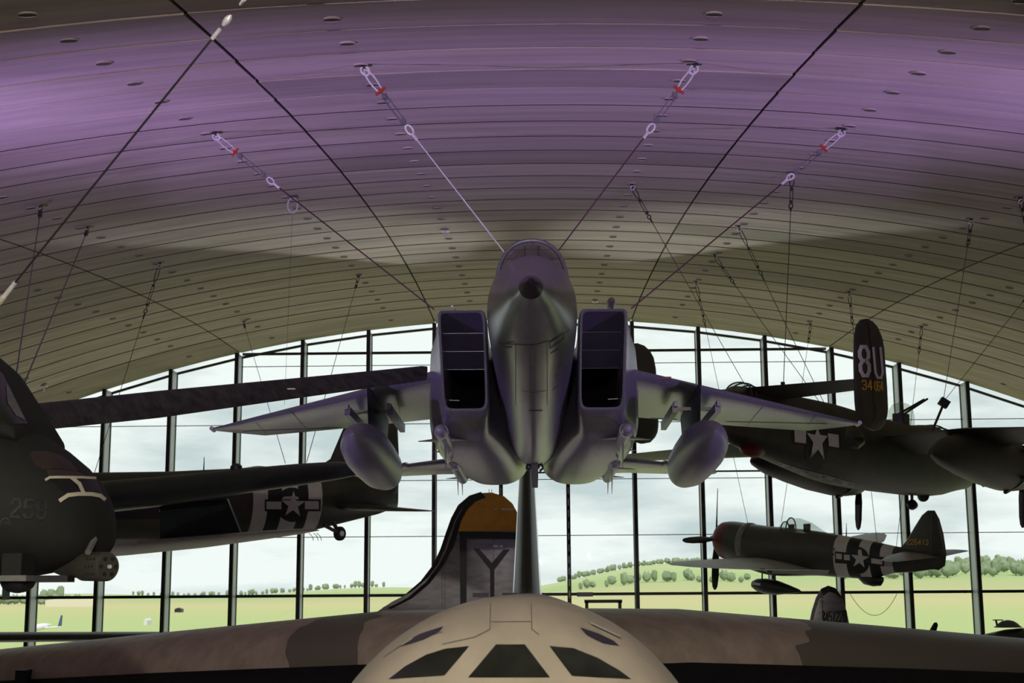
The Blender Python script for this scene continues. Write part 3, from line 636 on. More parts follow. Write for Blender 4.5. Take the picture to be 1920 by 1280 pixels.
led_in = [(911, 933), (892, 940), (876, 956), (865, 977), (859, 998), (850, 1026), (832, 1060), (806, 1094), (774, 1121), (735, 1141)]
mb = MB(); lin = led_in[::-1]
rr = [[at(a[0]-3, a[1]-2, FY)+Vector((0, -.09, 0)), at(b[0], b[1], FY)+Vector((0, -.2, 0)), at(b[0], b[1], FY)+Vector((0, .2, 0)), at(a[0]-3, a[1]-2, FY)+Vector((0, .09, 0))] for a, b in zip(led, lin)]
mb.rings(rr).build('black_leading_edge', 'black', fn)
decal('black_square', [[(862, 996), (983, 998), (983, 1011), (875, 1009), (875, 1135), (863, 1138)]], [fn], 'black', fn, yb, .055, 6)
decal('letter_y', [[(887, 1028), (898, 1028), (922, 1055), (944, 1030), (956, 1030), (927, 1068), (927, 1122), (919, 1122), (919, 1068)]], [fn], 'black', fn, yb, .02, 6, 'black letter Y')
for P in ([(925, 1021), (934, 1022), (934, 1026), (925, 1026)], [(937, 1022), (943, 1022), (943, 1026), (937, 1026)], [(927, 953), (931, 953), (931, 956), (927, 956)], [(940, 953), (968, 954), (968, 956), (940, 956)], [(927, 1105), (952, 1105), (952, 1108), (927, 1108)]): decal('hinge_gap', [P], [fn], 'white_bright', fn, yb, .06, 3)
decal('rivet_seam', line([(829, 1070), (829, 1138)], .8)+line([(834, 1070), (834, 1138)], .8)+line([(926, 930), (926, 994)], .8)+line([(926, 1011), (926, 1050)], .8), [fn], 'jet_in', fn, yb, .015, 8)
am = MB()
for u in (917, 922): p = at(u, 924, FY); am.tube([p, p+Vector((0, 0, .15))], .012, 5)
am.build('fin_aerial', 'black', fn)

# ================================================================== STRIPED TRANSPORT, left
tr = thing('transport_aircraft', 'dark olive transport with striped rear fuselage and star, hanging at left behind the helicopter', 'aircraft', (-20.7, 38.1, 9.3), pose(-58.5, 0, 0))
def frs(y_, z0, z1, hw, n=40): return sell(y_, (z0+z1)/2, hw, (z1-z0)/2, (z1-z0)/2, 2.1, 2.1, n=n)
ST = [(2, -1.2, .5, 1.2), (6, -1.25, .7, 1.25), (11, -1.22, .95, 1.22), (13.41, -1.1, 1.15, 1.12), (13.9, -1.06, 1.24, 1.1), (14.38, -1.02, 1.22, 1.07), (14.95, -.96, 1.2, 1.03), (15.3, -.9, 1.19, .99), (15.8, -.8, 1.18, .93), (17, -.50, 1.12, .6), (18.2, -.2, .9, .25), (18.9, 0.05, .7, .08)]
def stripe(i, j): return {3: 1, 5: 1, 7: 1}.get(i, 0) if True else 0
tmi = {3: 1, 4: 2, 5: 1, 6: 2, 7: 1}
tb = MB().rings([frs(*q) for q in ST], mis=lambda i, j: {3: 1, 4: 2, 5: 1, 6: 2, 7: 1}.get(i, 0)).build('fuselage', ['olive', 'white', 'black'], tr)
tfn = plate([(0, 15.6, 1.0), (0, 16.46, 1.57), (0, 17.05, 2.93), (0, 17.5, 3.6), (0, 18.2, 3.75), (0, 18.85, 3.2), (0, 18.95, 1.5), (0, 18.92, .5), (0, 18.67, .15), (0, 18.2, 0), (0, 17, .3)], (1, 0, 0), .28).build('tail_fin', 'olive', tr)
decal('trim_gap', [[(696, 899), (744, 903), (744, 906), (696, 901)]], [tfn], 'white_bright', tfn, tr, .02, 8)
MB().rings(wing([((.2, 16.3, .0), 2.3, .24), ((2.0, 16.7, -.14), 1.8, .18), ((3.9, 17.3, -.29), 1.0, .08), ((4.3, 17.6, -.33), .5, .03)])).build('tailplane', 'olive', tr)
MB().rings(wing([((-.2, 16.3, .12), 2.3, .24), ((-3.9, 17.3, .12), 1.0, .08)])).build('tailplane', 'olive', tr)
tinv = MATS[tr.name].inverted()
def TL(u, v, y_): return tinv @ at(u, v, y_)
a_ = TL(607, 984, 45.9); b_ = TL(637, 1000, 46.6); c_ = TL(620, 978, 46.3)
MB().tube([a_, b_], .06, 8).tube([c_+Vector((0, 0, .1)), b_], .07, 8).build('tail_strut', 'dsteel', tr)
ax = Vector((.95, .3, 0)).normalized()
MB().rings([[b_+ax*o_+(Vector((-ax.y, ax.x, 0))*math.cos(t)+Vector((0, 0, 1))*math.sin(t))*r_ for t in (2*math.pi*j/20 for j in range(20))] for o_, r_ in ((-.09, .08), (-.09, .19), (-.05, .23), (.05, .23), (.09, .19), (.09, .08))]).build('tail_wheel', 'rubber', tr)
MB().rings([[b_+ax*o_+(Vector((-ax.y, ax.x, 0))*math.cos(t)+Vector((0, 0, 1))*math.sin(t))*r_ for t in (2*math.pi*j/12 for j in range(12))] for o_, r_ in ((-.10, .09), (.12, .09))]).build('wheel_hub', 'steel', tr)
e1, e2 = (25, 0), (0, -25)
decal('star_disc', [disc((548, 946), (32, 1), (0, -32))], [tb], 'black', tb, tr, .012, 7)
decal('star_border', [[(496, 936), (601, 936), (601, 958), (496, 958)]], [tb], 'black', tb, tr, .016, 7)
for P in ([(499, 940), (527, 940), (527, 954), (499, 954)], [(571, 939), (597, 939), (597, 954), (571, 954)]): decal('star_bar', [P], [tb], 'white', tb, tr, .024, 7)
decal('white_star', [star((549, 946), (24, 1), (1, -25))], [tb], 'white', tb, tr, .03, 6)
decal('window_lamp', [disc((300, 957), (2, 0), (0, 2), n=8)], [tb], 'white_bright', tb, tr, .03, 4)
decal('window_lamp', [disc((347, 961), (2, 0), (0, 2), n=8)], [tb], 'dred', tb, tr, .03, 4)
# near port wing: stations given as (leading-edge px point, lower/trailing px point, depth)
def pw(secs, name, ms, n=12):
    rs = []
    for (u, vt, vb, y_, ch, th, sl) in secs:
        top = TL(u, (vt+vb)/2-4, y_); W = tinv.to_3x3()
        cdv = (W @ Vector((-.35, .93, 0)).normalized()); tdv = Vector((0, 0, 1))
        hgt = (at(u, vt, y_)-at(u, vb, y_)).length
        rs.append(foil(top-cdv*ch*.3+Vector((0, 0, -sl*hgt*.5)), ch, hgt*th, td=tdv, cd_=(cdv+Vector((0, 0, sl*hgt/ch))).normalized(), n=n))
    return MB().rings(rs).build(name, ms, tr)
w1 = pw([(150, 905, 968, 40.5, 3.4, 1.0, .25), (290, 893, 953, 38.4, 3.3, .95, .25), (425, 879, 934, 36.2, 3.0, .9, .25), (560, 866, 915, 34.0, 2.6, .85, .3), (630, 862, 905, 33.0, 2.2, .8, .3), (665, 866, 898, 32.5, 1.7, .75, .3), (683, 874, 893, 32.2, 1.0, .6, .3), (690, 881, 888, 32.0, .3, .5, .3)], 'wing', 'green_dark')
p = TL(382, 882, 36.9); MB().tube([p, p+Vector((0, 0, .36))], [.02, .008], 6).build('wing_aerial', 'black', w1)
p = TL(443, 877, 36); MB().rings([[p+Vector((.16*math.cos(t)*k, .16*math.sin(t)*k, h_)) for t in (2*math.pi*j/12 for j in range(12))] for k, h_ in ((1, -.1), (.95, .04), (.6, .1), (.1, .12))]).build('wing_blister', 'green_dark', w1)
w2 = pw([(150, 1022, 1052, 40.5, 3.0, .5, -.8), (250, 1019, 1044, 39.8, 2.8, .5, -.8), (400, 1007, 1029, 39.0, 2.4, .5, -.8), (520, 997, 1013, 38.5, 1.8, .5, -.7), (580, 994, 1004, 38.2, 1.0, .5, -.6), (597, 996, 1000, 38, .3, .4, 0)], 'lower_wing', 'pale_grey')
w2['label'] = 'pale undersurface'
mb = MB()
for k, u in enumerate((585, 594, 600)): p = TL(u-6, 999, 38); mb.tube([p, p+Vector((.1, .05, -.08)), p+Vector((.14, .08, -.2))], .008, 4)
mb.build('static_wick', 'black', w2)
p = TL(425, 934, 38.5); q = TL(452, 1002, 38.5); p2 = TL(300, 945, 39.5); q2 = TL(300, 1010, 39.5)
MB().add([p, q, q2, p2, p+Vector((0, 0, 0))+(tinv.to_3x3() @ Vector((0, .25, 0))), q+(tinv.to_3x3() @ Vector((0, .25, 0))), q2+(tinv.to_3x3() @ Vector((0, .25, 0))), p2+(tinv.to_3x3() @ Vector((0, .25, 0)))], [(0, 1, 2, 3), (4, 7, 6, 5), (0, 4, 5, 1), (1, 5, 6, 2), (2, 6, 7, 3), (3, 7, 4, 0)]).build('wing_fairing', 'green_dark', tr, smooth=False)

# ================================================================== B-25-LIKE TWIN-TAIL BOMBER, right
b25 = thing('twin_tail_bomber', 'dark olive twin-engine bomber with tall fins marked 8U, hanging at upper right', 'aircraft', (14.07, 48.19, 10.47), pose(144.24, -1.4, -1.05))
F25 = [(-1.5, -.25, .08, .1, .1, 2, 2), (-1.2, -.2, .35, .35, .35, 2, 2), (-.5, -.1, .58, .55, .55, 2, 2), (.6, 0, .68, .72, .82, 2.2, 2.2), (1.3, .1, .70, 1.05, 1.05, 2.4, 2.3), (2.2, .1, .72, 1.15, 1.15, 2.5, 2.4), (4, .05, .72, 1.0, 1.2, 2.6, 2.6), (8, .0, .74, .98, 1.25, 2.8, 2.6), (10, -.02, .74, 1.0, 1.2, 2.8, 2.6), (12, 0, .7, .92, 1.06, 2.6, 2.4), (14, .05, .6, .78, .92, 2.4, 2.2), (15.3, .05, .45, .72, .78, 2.2, 2.1), (15.9, .05, .25, .5, .5, 2, 2)]
fb = MB().rings(fus(F25, 3, 40)).build('fuselage', 'olive', b25)
for s in (-1, 1):
    w_ = MB().rings(wing([((s*.3, 3.9, .25), 3.6, .6), ((s*2.75, 4.0, .42), 3.2, .5), ((s*6, 4.4, .35), 2.4, .35), ((s*9.6, 5.1, .25), 1.4, .16), ((s*10.1, 5.5, .25), .6, .06)])).build('wing', 'olive', b25)
    nn_ = MB().rings([sell(y_, z_, r_, r_, r2, 2, 2, xc=s*2.75) for y_, z_, r_, r2 in ((1.5, -.2, .50, .50), (1.52, -.2, .60, .60), (1.8, -.2, .70, .72), (2.5, -.2, .75, .80), (3.4, -.2, .72, .84), (5, -.2, .70, .80), (6.6, -.22, .62, .66), (8, -.32, .42, .42), (8.8, -.42, .2, .16), (9.1, -.44, .05, .05))]).build('engine_nacelle', 'olive', b25)
    MB().rings([sell(y_, -.2, r_, r_, r_, 2, 2, xc=s*2.75) for y_, r_ in ((2.95, .81), (3.1, .83), (3.15, .80))], (False, False)).build('cowl_ring', 'green_dark', nn_)
    ex = MB()
    for k in range(7): t = math.pi*(.2+k*.27)+math.pi; ex.tube([(s*2.75+.78*math.cos(t), 2.9, -.2+.8*math.sin(t)), (s*2.75+.86*math.cos(t), 3.25, -.2+.88*math.sin(t))], .07, 6)
    ex.build('exhaust_stub', 'dsteel', nn_)
    pr = MB(); hub = Vector((s*2.75, 1.25, -.2)); MB().rings(lathe([(-.25, .03), (-.1, .13), (.2, .15)], hub, n=14)).build('propeller_hub', 'dsteel', nn_)
    for k in range(3):
        t = -math.pi/2+k*2*math.pi/3+R(2); d = Vector((math.cos(t), 0, math.sin(t))); q = Vector((-math.sin(t), 0, math.cos(t)))
        rs = []
        for a, wd, th in ((.12, .10, .1), (.4, .16, .08), (.9, .24, .05), (1.5, .22, .035), (1.75, .16, .03), (1.85, .06, .02)):
            cdv = (q*.85+Vector((0, .5, 0))).normalized(); rs.append(foil(hub+d*a-cdv*wd/2, wd, th, cd_=cdv, td=cdv.cross(d), n=5))
        MB().rings(rs).build('propeller_blade', 'black', nn_)
FO = [(13.58, .1), (13.60, .7), (13.68, 1.3), (13.74, 1.75), (13.84, 2.0), (14.05, 2.17), (14.35, 2.26), (14.7, 2.27), (15.0, 2.2), (15.25, 2.02), (15.38, 1.75), (15.42, 1.3), (15.42, .6), (15.40, .1), (15.36, -.12), (15.2, -.3), (14.9, -.42), (14.4, -.45), (14.0, -.37), (13.74, -.2), (13.62, -.05)]
fins25 = []
for s in (-1, 1):
    f_ = plate([(s*3.3, a, b) for a, b in FO], (1, 0, 0), .2, .2, .3).build('tail_fin', 'olive', b25); fins25.append(f_)
MB().rings(wing([((-3.35, 13.9, .72), 1.3, .15), ((0, 13.2, .72), 2.0, .28), ((3.35, 13.9, .72), 1.3, .15)])).build('tailplane', 'olive', b25)
fs_ = fins25[0]
decal('rudder_hinge', line([(1626, 604), (1632, 640), (1636, 700), (1638, 742), (1634, 746), (1640, 756), (1641, 780), (1632, 795)], 2), [fs_], 'black', fs_, b25, .012, 6)
decal('code_letters', text('8', (1613, 704), (16, 0), (-3, -54), 1, 6.5)+text('U', (1641, 708), (16, 0), (-5, -56), .85, 4.5), [fs_], 'white_bright', fs_, b25, .02, 4, 'large pale 8U')
decal('serial_number', text('34', (1616, 730), (10.5, 0), (-1, -17), .7, 2.6)+text('064', (1639, 732), (5.6, 0), (-1, -17), .75, 2.2), [fs_], 'yellow', fs_, b25, .02, 4, 'yellow 34064')
T25 = MB(); T25.rings([[Vector((.42*k*math.cos(t), 4.3+.42*k*math.sin(t), h_)) for t in (2*math.pi*j/18 for j in range(18))] for k, h_ in ((1, 1.0), (1, 1.3), (.9, 1.5), (.6, 1.68), (.15, 1.74))])
tt = T25.build('gun_turret', 'clear', b25)
MB().tube([(.1, 4.2, 1.4), (-.35, 3.2, 1.95)], .04, 6).tube([(-.1, 4.2, 1.4), (-.5, 3.3, 1.95)], .035, 6).box((0, 4.3, 1.2), (.4, .4, .35)).build('turret_gun', 'black', tt)
g_ = MB().rings([arch(y_, hw, .95, z1) for y_, hw, z1 in ((.75, .50, .9), (1.05, .53, 1.08), (1.4, .56, 1.24), (2.1, .56, 1.28))], (False, True), closed=False).build('cockpit_glass', 'clear', b25)
mb = MB()
for y_, hw, z1 in ((1.05, .54, 1.1), (1.4, .57, 1.26), (1.9, .57, 1.29)): mb.tube(arch(y_, hw, .95, z1), .025, 5)
mb.build('cockpit_frame', 'olive', g_)
g_ = MB().rings([arch(y_, hw, .5, z1) for y_, hw, z1 in ((14.2, .3, .62), (14.6, .4, .86), (15.1, .4, .88), (15.6, .3, .62))], (False, False), closed=False).build('tail_dome', 'clear', b25)
mb = MB()
for y_, hw, z1 in ((14.6, .4, .87), (14.85, .41, .9), (15.1, .4, .89)): mb.tube(arch(y_, hw, .5, z1), .02, 5)
mb.build('dome_frame', 'olive', g_)
MB().tube([(0, 3.57, -1.1), (0, 3.57, -1.35)], .05, 8).rings(lathe([(3.3, .02), (3.38, .12), (3.57, .17), (3.76, .12), (3.84, .02)], (0, 0, -1.42), n=14)).build('belly_pod', 'black', b25)
MB().rings([arch(y_, hw, -1.05, z1) for y_, hw, z1 in ((2.2, .05, -1.1), (2.6, .2, -1.26), (3.0, .05, -1.1))], (False, False), closed=False).build('belly_blister', 'black', b25)
MB().rings([sell(y_, -.75, r_, r_, r_, 2, 2, xc=-.1, n=14) for y_, r_ in ((13.9, .03), (14.1, .16), (14.5, .24), (14.9, .2), (15.1, .05))]).build('tail_bumper', 'dred', b25)['label'] = 'dull red'
MB().rings([sell(y_, 0, r_, r_, r_, 2, 2, xc=-.62, n=16) for y_, r_ in ((9.1, .05), (9.3, .3), (9.7, .38), (10.1, .3), (10.3, .05))]).build('waist_blister', 'clear', b25)
mb = MB().box((0, 12.56, 1.0), (.22, .22, .25)); mb.tube([(0, 12.56, 1.1), (0, 12.56, 1.25)], .06, 6).build('lifting_fitting', 'black', b25)
fbs = [fb]
decal('star_disc', [disc((1531, 838), (22, 0), (2, -42))], fbs, 'black', fb, b25, .01, 7)
decal('star_border', [[(1484, 802), (1576, 804), (1577, 842), (1484, 832)]], fbs, 'black', fb, b25, .014, 8)
for P in ([(1488, 806), (1510, 807), (1510, 831), (1489, 828)], [(1551, 812), (1571, 815), (1572, 839), (1553, 836)]): decal('star_bar', [P], fbs, 'white_bright', fb, b25, .022, 7)
decal('white_star', [[(1531, 802), (1536, 815), (1550, 817), (1540, 831), (1544, 861), (1532, 842), (1518, 858), (1523, 829), (1511, 811), (1526, 815)]], fbs, 'white_bright', fb, b25, .03, 6)
decal('belly_camouflage', [[(1443, 867), (1450, 862), (1500, 878), (1550, 890), (1600, 905), (1600, 912), (1540, 905), (1480, 888)]], fbs, 'olive_belly', fb, b25, .01, 8)

# ================================================================== STRIPED FIGHTER, lower right
p47 = thing('fighter_aircraft', 'dark single-propeller fighter with red nose ring and striped tail, hanging at lower right', 'aircraft', (6.78, 56.42, 8.53), pose(-136.75, 7.1, 5.2))
F47 = [(.72, .05, .56, .58, .60, 2, 2), (.86, .05, .65, .67, .72, 2, 2), (1.3, .05, .70, .73, .85, 2, 2), (1.9, .02, .70, .74, .95, 2, 2), (3.0, -.02, .66, .76, 1.06, 2, 2), (4.0, .0, .60, .76, 1.02, 2, 2), (5.2, .05, .52, .70, .92, 2, 2), (6.24, .1, .45, .60, .92, 2, 2), (6.76, .12, .41, .55, .90, 2, 2), (7.28, .14, .38, .50, .86, 2, 2), (8.0, .18, .30, .38, .78, 2, 2), (8.5, .2, .25, .32, .66, 2, 2), (9.3, .22, .17, .28, .5, 2, 2), (10.1, .25, .08, .25, .35, 2, 2)]
sub = 3
def m47(i, j):
    k = i//sub
    if k == 0: return 4
    return {7: 1, 8: 2, 9: 1, 10: 2 if i % sub else 2, 11: 0}.get(k, 0)
F47[7:12] = [(6.21, .1, .45, .60, .92, 2, 2), (6.74, .12, .41, .55, .90, 2, 2), (7.22, .14, .38, .50, .90, 2, 2), (7.66, .16, .34, .45, .88, 2, 2), (8.06, .18, .30, .38, .72, 2, 2), (8.52, .2, .25, .32, .60, 2, 2)]
def m47(i, j):
    k = i//sub; low = 22 <= j < 36 and False
    return {0: 4, 1: 4, 7: 1, 8: 2, 9: 1, 10: 2, 11: 1}.get(k, 0)
f4 = MB().rings(fus(F47, sub, 40), mis=m47).build('fuselage', ['p47', 'white', 'black', 'olive_belly', 'dred'], p47)
decal('pale_belly', [[(1420, 1063), (1450, 1068), (1500, 1066), (1556, 1068), (1560, 1081), (1500, 1082), (1450, 1080)]], [f4], 'pale_grey', f4, p47, .01, 8)
MB().rings([sell(y_, .03, r_, r_+.03, r_+.10, 2, 2) for y_, r_ in ((1.95, .71), (1.99, .735), (2.15, .735), (2.22, .70))], (False, False)).build('cowl_flap', 'olive_belly', f4)
MB().rings(lathe([(.76, .50), (.78, .02)], (0, 0, .03)), (False, True)).build('engine_face', 'black', f4)
hub = Vector((0, .45, .03)); MB().rings(lathe([(-.35, .02), (-.2, .12), (.3, .16)], hub, n=14)).build('propeller_hub', 'dsteel', p47)
for k in range(4):
    t = R(92)+k*math.pi/2; d = Vector((math.cos(t), 0, math.sin(t))); q = Vector((-math.sin(t), 0, math.cos(t))); rs = []
    for a, wd, th in ((.12, .10, .1), (.4, .2, .08), (.9, .30, .05), (1.5, .28, .035), (1.85, .2, .03), (1.97, .08, .02)):
        cdv = (q*.8-Vector((0, .6, 0))).normalized(); rs.append(foil(hub+d*a-cdv*wd/2, wd, th, cd_=cdv, td=cdv.cross(d), n=5))
    MB().rings(rs).build('propeller_blade', 'black', p47)
for s in (-1, 1):
    w_ = MB().rings(wing([((s*.3, 2.2, -.62), 3.1, .42), ((s*1.6, 2.3, -.52), 2.9, .36), ((s*3.6, 2.55, -.35), 2.4, .26), ((s*5.3, 2.95, -.2+(.15 if s < 0 else 0)), 1.6, .15), ((s*6.0, 3.3, -.13+(.22 if s < 0 else 0)), .9, .07), ((s*6.2, 3.6, -.12+(.25 if s < 0 else 0)), .35, .03)])).build('wing', 'pale_grey', p47)
    MB().rings(wing([((s*.1, 8.75, .32), 1.5, .16), ((s*1.3, 9.0, .32), 1.1, .11), ((s*2.2, 9.4, .32), .6, .05), ((s*2.4, 9.65, .32), .25, .02)])).build('tailplane', 'pale_grey' if s > 0 else 'p47', p47)
    if s > 0:
        for x0 in (2.2, 2.9): MB().box((s*x0, 3.9, -.64+.085*x0*1.0), (.3, 2.2, .012)).build('wing_stripe', 'black', w_)
        mb = MB()
        for q in range(3): mb.tube([(s*(2.0+q*.2), 2.5, -.46), (s*(2.0+q*.2), 2.1, -.46)], .03, 6)
        mb.build('wing_gun', 'black', w_)
tf4 = plate([(0, 8.6, .4), (0, 8.95, .75), (0, 9.26, 1.25), (0, 9.55, 1.68), (0, 9.77, 1.86), (0, 10.02, 1.88), (0, 10.2, 1.6), (0, 10.36, 1.1), (0, 10.47, .45), (0, 10.42, .05), (0, 10.2, -.12), (0, 9.4, -.1), (0, 8.9, .1)], (1, 0, 0), .16).build('tail_fin', 'p47', p47)
decal('serial_number', text('226413', (1701, 1020), (7.0, .2), (.6, -9.5), .66, 1.7), [tf4], 'yellow', tf4, p47, .02, 4, 'faint yellow 226413')
decal('rudder_gap', line([(1747, 958), (1745, 1048)], 1)+line([(1763, 1031), (1775, 1034)], 1.5), [tf4], 'olive_belly', tf4, p47, .015, 6)
decal('star_disc', [disc((1611, 1050), (20, 2), (0, -25))], [f4], 'black', f4, p47, .01, 6)
decal('star_border', [[(1566, 1033), (1658, 1044), (1658, 1061), (1566, 1055)]], [f4], 'black', f4, p47, .014, 6)
for P in ([(1568, 1037), (1579, 1038), (1579, 1048), (1568, 1047)], [(1583, 1039), (1594, 1040), (1594, 1050), (1583, 1049)], [(1634, 1046), (1655, 1049), (1655, 1058), (1634, 1055)]): decal('star_bar', [P], [f4], 'white', f4, p47, .022, 6)
decal('white_star', [star((1613, 1047), (18, 2), (2, -19))], [f4], 'white', f4, p47, .03, 5)
decal('stencil_letters', text('US', (1559, 1032), (4, 0), (0, -5), .7, 1.2)+text('A', (1562, 1041), (4, 0), (0, -5), .7, 1.2), [f4], 'black', f4, p47, .02, 4)
cn = MB().rings([arch(y_, hw, .62, z1, 12) for y_, hw, z1 in ((3.4, .1, .68), (3.7, .26, .95), (4.0, .30, 1.12), (4.4, .31, 1.16), (4.9, .27, 1.05), (5.4, .15, .82), (5.7, .04, .7))], (False, False), closed=False).build('canopy', 'clear', p47)
mb = MB()
for y_, hw, z1 in ((3.75, .27, .97), (4.02, .31, 1.14)): mb.tube(arch(y_, hw, .62, z1, 12), .025, 5)
mb.build('canopy_frame', 'p47', cn)
MB().box((0, 4.75, .78), (.3, .1, .4)).box((0, 4.05, .75), (.25, .1, .3)).build('pilot_seat', 'black', p47)
MB().tube([(0, 6.47, .5), (0, 6.47, 1.16)], [.03, .008], 6).build('aerial_mast', 'black', p47)
MB().rings([sell(y_, -.7, .2*k, .1, .28*k, 2, 2, n=16) for y_, k in ((7.0, .3), (7.25, .9), (7.6, 1), (7.9, .8), (8.0, .3))]).build('belly_duct', 'black', p47)
dt = thing('drop_tank', 'dark teardrop fuel tank hung below the red-nosed fighter', 'fuel tank', MATS[p47.name] @ Vector((0, 2.2, -1.52)), pose(-136.75, 7.1, 5.2))
MB().rings(lathe([(0, .02), (.08, .14), (.3, .24), (.7, .29), (1.2, .27), (1.8, .15), (2.2, .06), (2.3, .01)], n=20)).build('tank_body', 'black', dt)
MB().tube([(0, .5, .25), (0, .5, .50)], .03, 6).tube([(0, 1.1, .25), (0, 1.1, .5)], .03, 6).build('tank_bracket', 'dsteel', dt)
MB().box((.265, .45, .08), (.02, .35, .09)).build('tank_label', 'white', dt)

# ================================================================== HELICOPTER, near left
HD = 13.5
he = thing('helicopter', 'dark matt helicopter nose numbered 259 hanging at the left edge close to the viewer', 'helicopter', (0, 0, 0))
def hsec(u, vt, vb, hw, y_=HD, et=2.2, eb=2.3, n=36):
    a = at(u, vt, y_); b = at(u, vb, y_); cz = b.z+(a.z-b.z)*.42; out = []
    for j in range(n):
        t = 2*math.pi*j/n; c = math.cos(t); s_ = math.sin(t); e = et if s_ >= 0 else eb
        out.append(Vector((a.x, y_+hw*math.copysign(abs(c)**(2/e), c), cz+((a.z-cz) if s_ >= 0 else (cz-b.z))*math.copysign(abs(s_)**(2/e), s_))))
    return out
hs = [(205, 982, 1000, .06), (203.5, 963, 1018, .2), (199, 942, 1034, .38), (190, 922, 1044, .52), (175, 897, 1054, .68), (150, 868, 1063, .82), (120, 843, 1070, .93), (95, 826, 1075, 1.0), (75, 812, 1079, 1.04), (40, 800, 1083, 1.1), (0, 795, 1086, 1.15), (-120, 790, 1090, 1.2), (-400, 780, 1095, 1.2)]
hb = MB().rings([hsec(u, a, b, c) for u, a, b, c in hs]).build('fuselage', 'heli', he)
cbn = MB().rings([hsec(u, a, b, c, et=3) for u, a, b, c in ((78, 806, 850, .70), (60, 776, 850, .78), (30, 728, 850, .85), (0, 680, 850, .92), (-40, 645, 850, .95), (-200, 610, 850, 1.0), (-400, 600, 850, 1.0))]).build('cabin', 'heli', he)
decal('windscreen', [[(-25, 690), (3, 700), (50, 795), (-25, 795)]], [cbn, hb], 'pane_dark', cbn, he, .01, 12)
decal('side_window', [[(9, 722), (14, 724), (46, 790), (28, 780), (12, 756)]], [cbn, hb], 'olive_belly', cbn, he, .014, 8)
decal('worn_oval_panel', [[(55, 852), (63, 846), (85, 846), (110, 852), (130, 865), (146, 882), (100, 878), (80, 880), (66, 872)]], [hb], 'heli_panel', hb, he, .006, 8)
decal('worn_oval_panel', [[(86, 880), (140, 882), (160, 892), (175, 895), (92, 894)]], [hb], 'heli_panel', hb, he, .006, 8)
decal('nose_panel', [[(92, 895), (178, 895), (195, 930), (180, 926), (150, 926), (130, 930), (95, 902)]], [hb], 'black', hb, he, .005, 8)
decal('white_stripe', line([(85, 900), (92, 896), (110, 895.5), (150, 896), (177, 897)], 4.5)+line([(134, 897), (147, 908), (156, 927)], 7)+line([(112, 938), (126, 929), (145, 926.5), (170, 927), (186, 930), (194, 936)], 7), [hb], 'cream', hb, he, .012, 6, 'cream painted bars like a slanted H')
decal('number', text('259', (20, 968), (24, 1.6), (3, -32), .62, 5), [hb], 'duct', hb, he, .02, 4, 'black 259')
decal('roundel', line([(10, 980)]*1+[(10+9*math.cos(t), 981+10*math.sin(t)) for t in [k*math.pi/6 for k in range(13)]], 1.2), [hb], 'black', hb, he, .01, 6)
# gun pod and fittings
gp = at(203, 1062, 13.0); ax = Vector((.80, -.60, -.02)).normalized(); s1 = ax.cross(Vector((0, 0, 1))).normalized(); s2 = s1.cross(ax)
def ringax(c, r_, n=28): return [c+(s1*math.cos(t)+s2*math.sin(t))*r_ for t in (2*math.pi*j/n for j in range(n))]
pod = MB().rings([ringax(gp-ax*.85, .05), ringax(gp-ax*.7, .085), ringax(gp-ax*.36, .115), ringax(gp-ax*.35, .132), ringax(gp-ax*.02, .132), ringax(gp, .118)]).build('rocket_pod', 'p47', he)
hl = MB()
for k in range(7):
    c = gp+ax*.002+(s1*math.cos(k*math.pi/3)+s2*math.sin(k*math.pi/3))*(.078 if k < 6 else 0)
    hl.rings([ringax(c, .02, 12), ringax(c+ax*.006, .02, 12)], mi=0)
for k in range(12):
    t = 2*math.pi*k/12
    for q in (.06, .11, .16): c = gp-ax*q+(s1*math.cos(t)+s2*math.sin(t))*.133; hl.tube([c-(s1*math.cos(t)+s2*math.sin(t))*.01, c+(s1*math.cos(t)+s2*math.sin(t))*.002], .012, 6)
hl.build('launch_tube', 'duct', pod)
MB().tube([gp+ax*.0, gp+ax*.03], .018, 8).build('pod_cap', 'steel', pod)
def bx(u0, v0, u1, v1, y_, dy, nm, m_): a = at(u0, v0, y_); b = at(u1, v1, y_); return MB().box(((a.x+b.x)/2, y_, (a.z+b.z)/2), (abs(b.x-a.x), dy, abs(b.z-a.z))).build(nm, m_, he, smooth=False)
bx(18, 1038, 52, 1082, 12.7, .35, 'pod_bracket', 'heli'); bx(-20, 1079, 60, 1089, 12.6, .3, 'cross_beam', 'olive_belly'); bx(40, 1079, 133, 1091, 12.8, .2, 'boom', 'black'); bx(7, 1088, 16, 1124, 12.7, .05, 'aerial', 'black')
c = at(34, 1086, 12.7); MB().rings([[c+Vector((.155*k*math.cos(t), .155*k*math.sin(t), -h_)) for t in (2*math.pi*j/20 for j in range(20))] for k, h_ in ((1, 0), (.98, .03), (.85, .07), (.55, .105), (.1, .12))]).build('chin_turret', 'black', he)
a = at(165, 1035, 13.0); b = at(177, 1010, 13.2); MB().tube([a, b], .03, 6).build('pod_strut', 'olive_belly', he)
# rotor blade
bs = []
for (u, vt, vb, y_) in ((-60, 766, 822, 15.2), (60, 757, 808, 16), (300, 732, 783, 18.1), (560, 708, 746, 20.6), (790, 686, 714, 22.8), (800, 687, 712, 22.9)):
    a = at(u, vt, y_); b = at(u, vb, y_-.28); m_ = (a+b)/2; cv = (b-a); tdv = Vector((.2, -.1, 1)); bs.append(foil(a, cv.length, .06, cd_=cv.normalized(), td=(Vector((1, 1.3, .3)).cross(cv)).normalized(), n=8))
MB().rings(bs).build('rotor_blade', 'blade', he)
mb = MB(); p = at(546, 729, 20.2); mb.box(p, (.12, .03, .02)); mb.box(p+Vector((-.07, 0, -.01)), (.05, .03, .015)); mb.build('blade_tag', 'white', he)

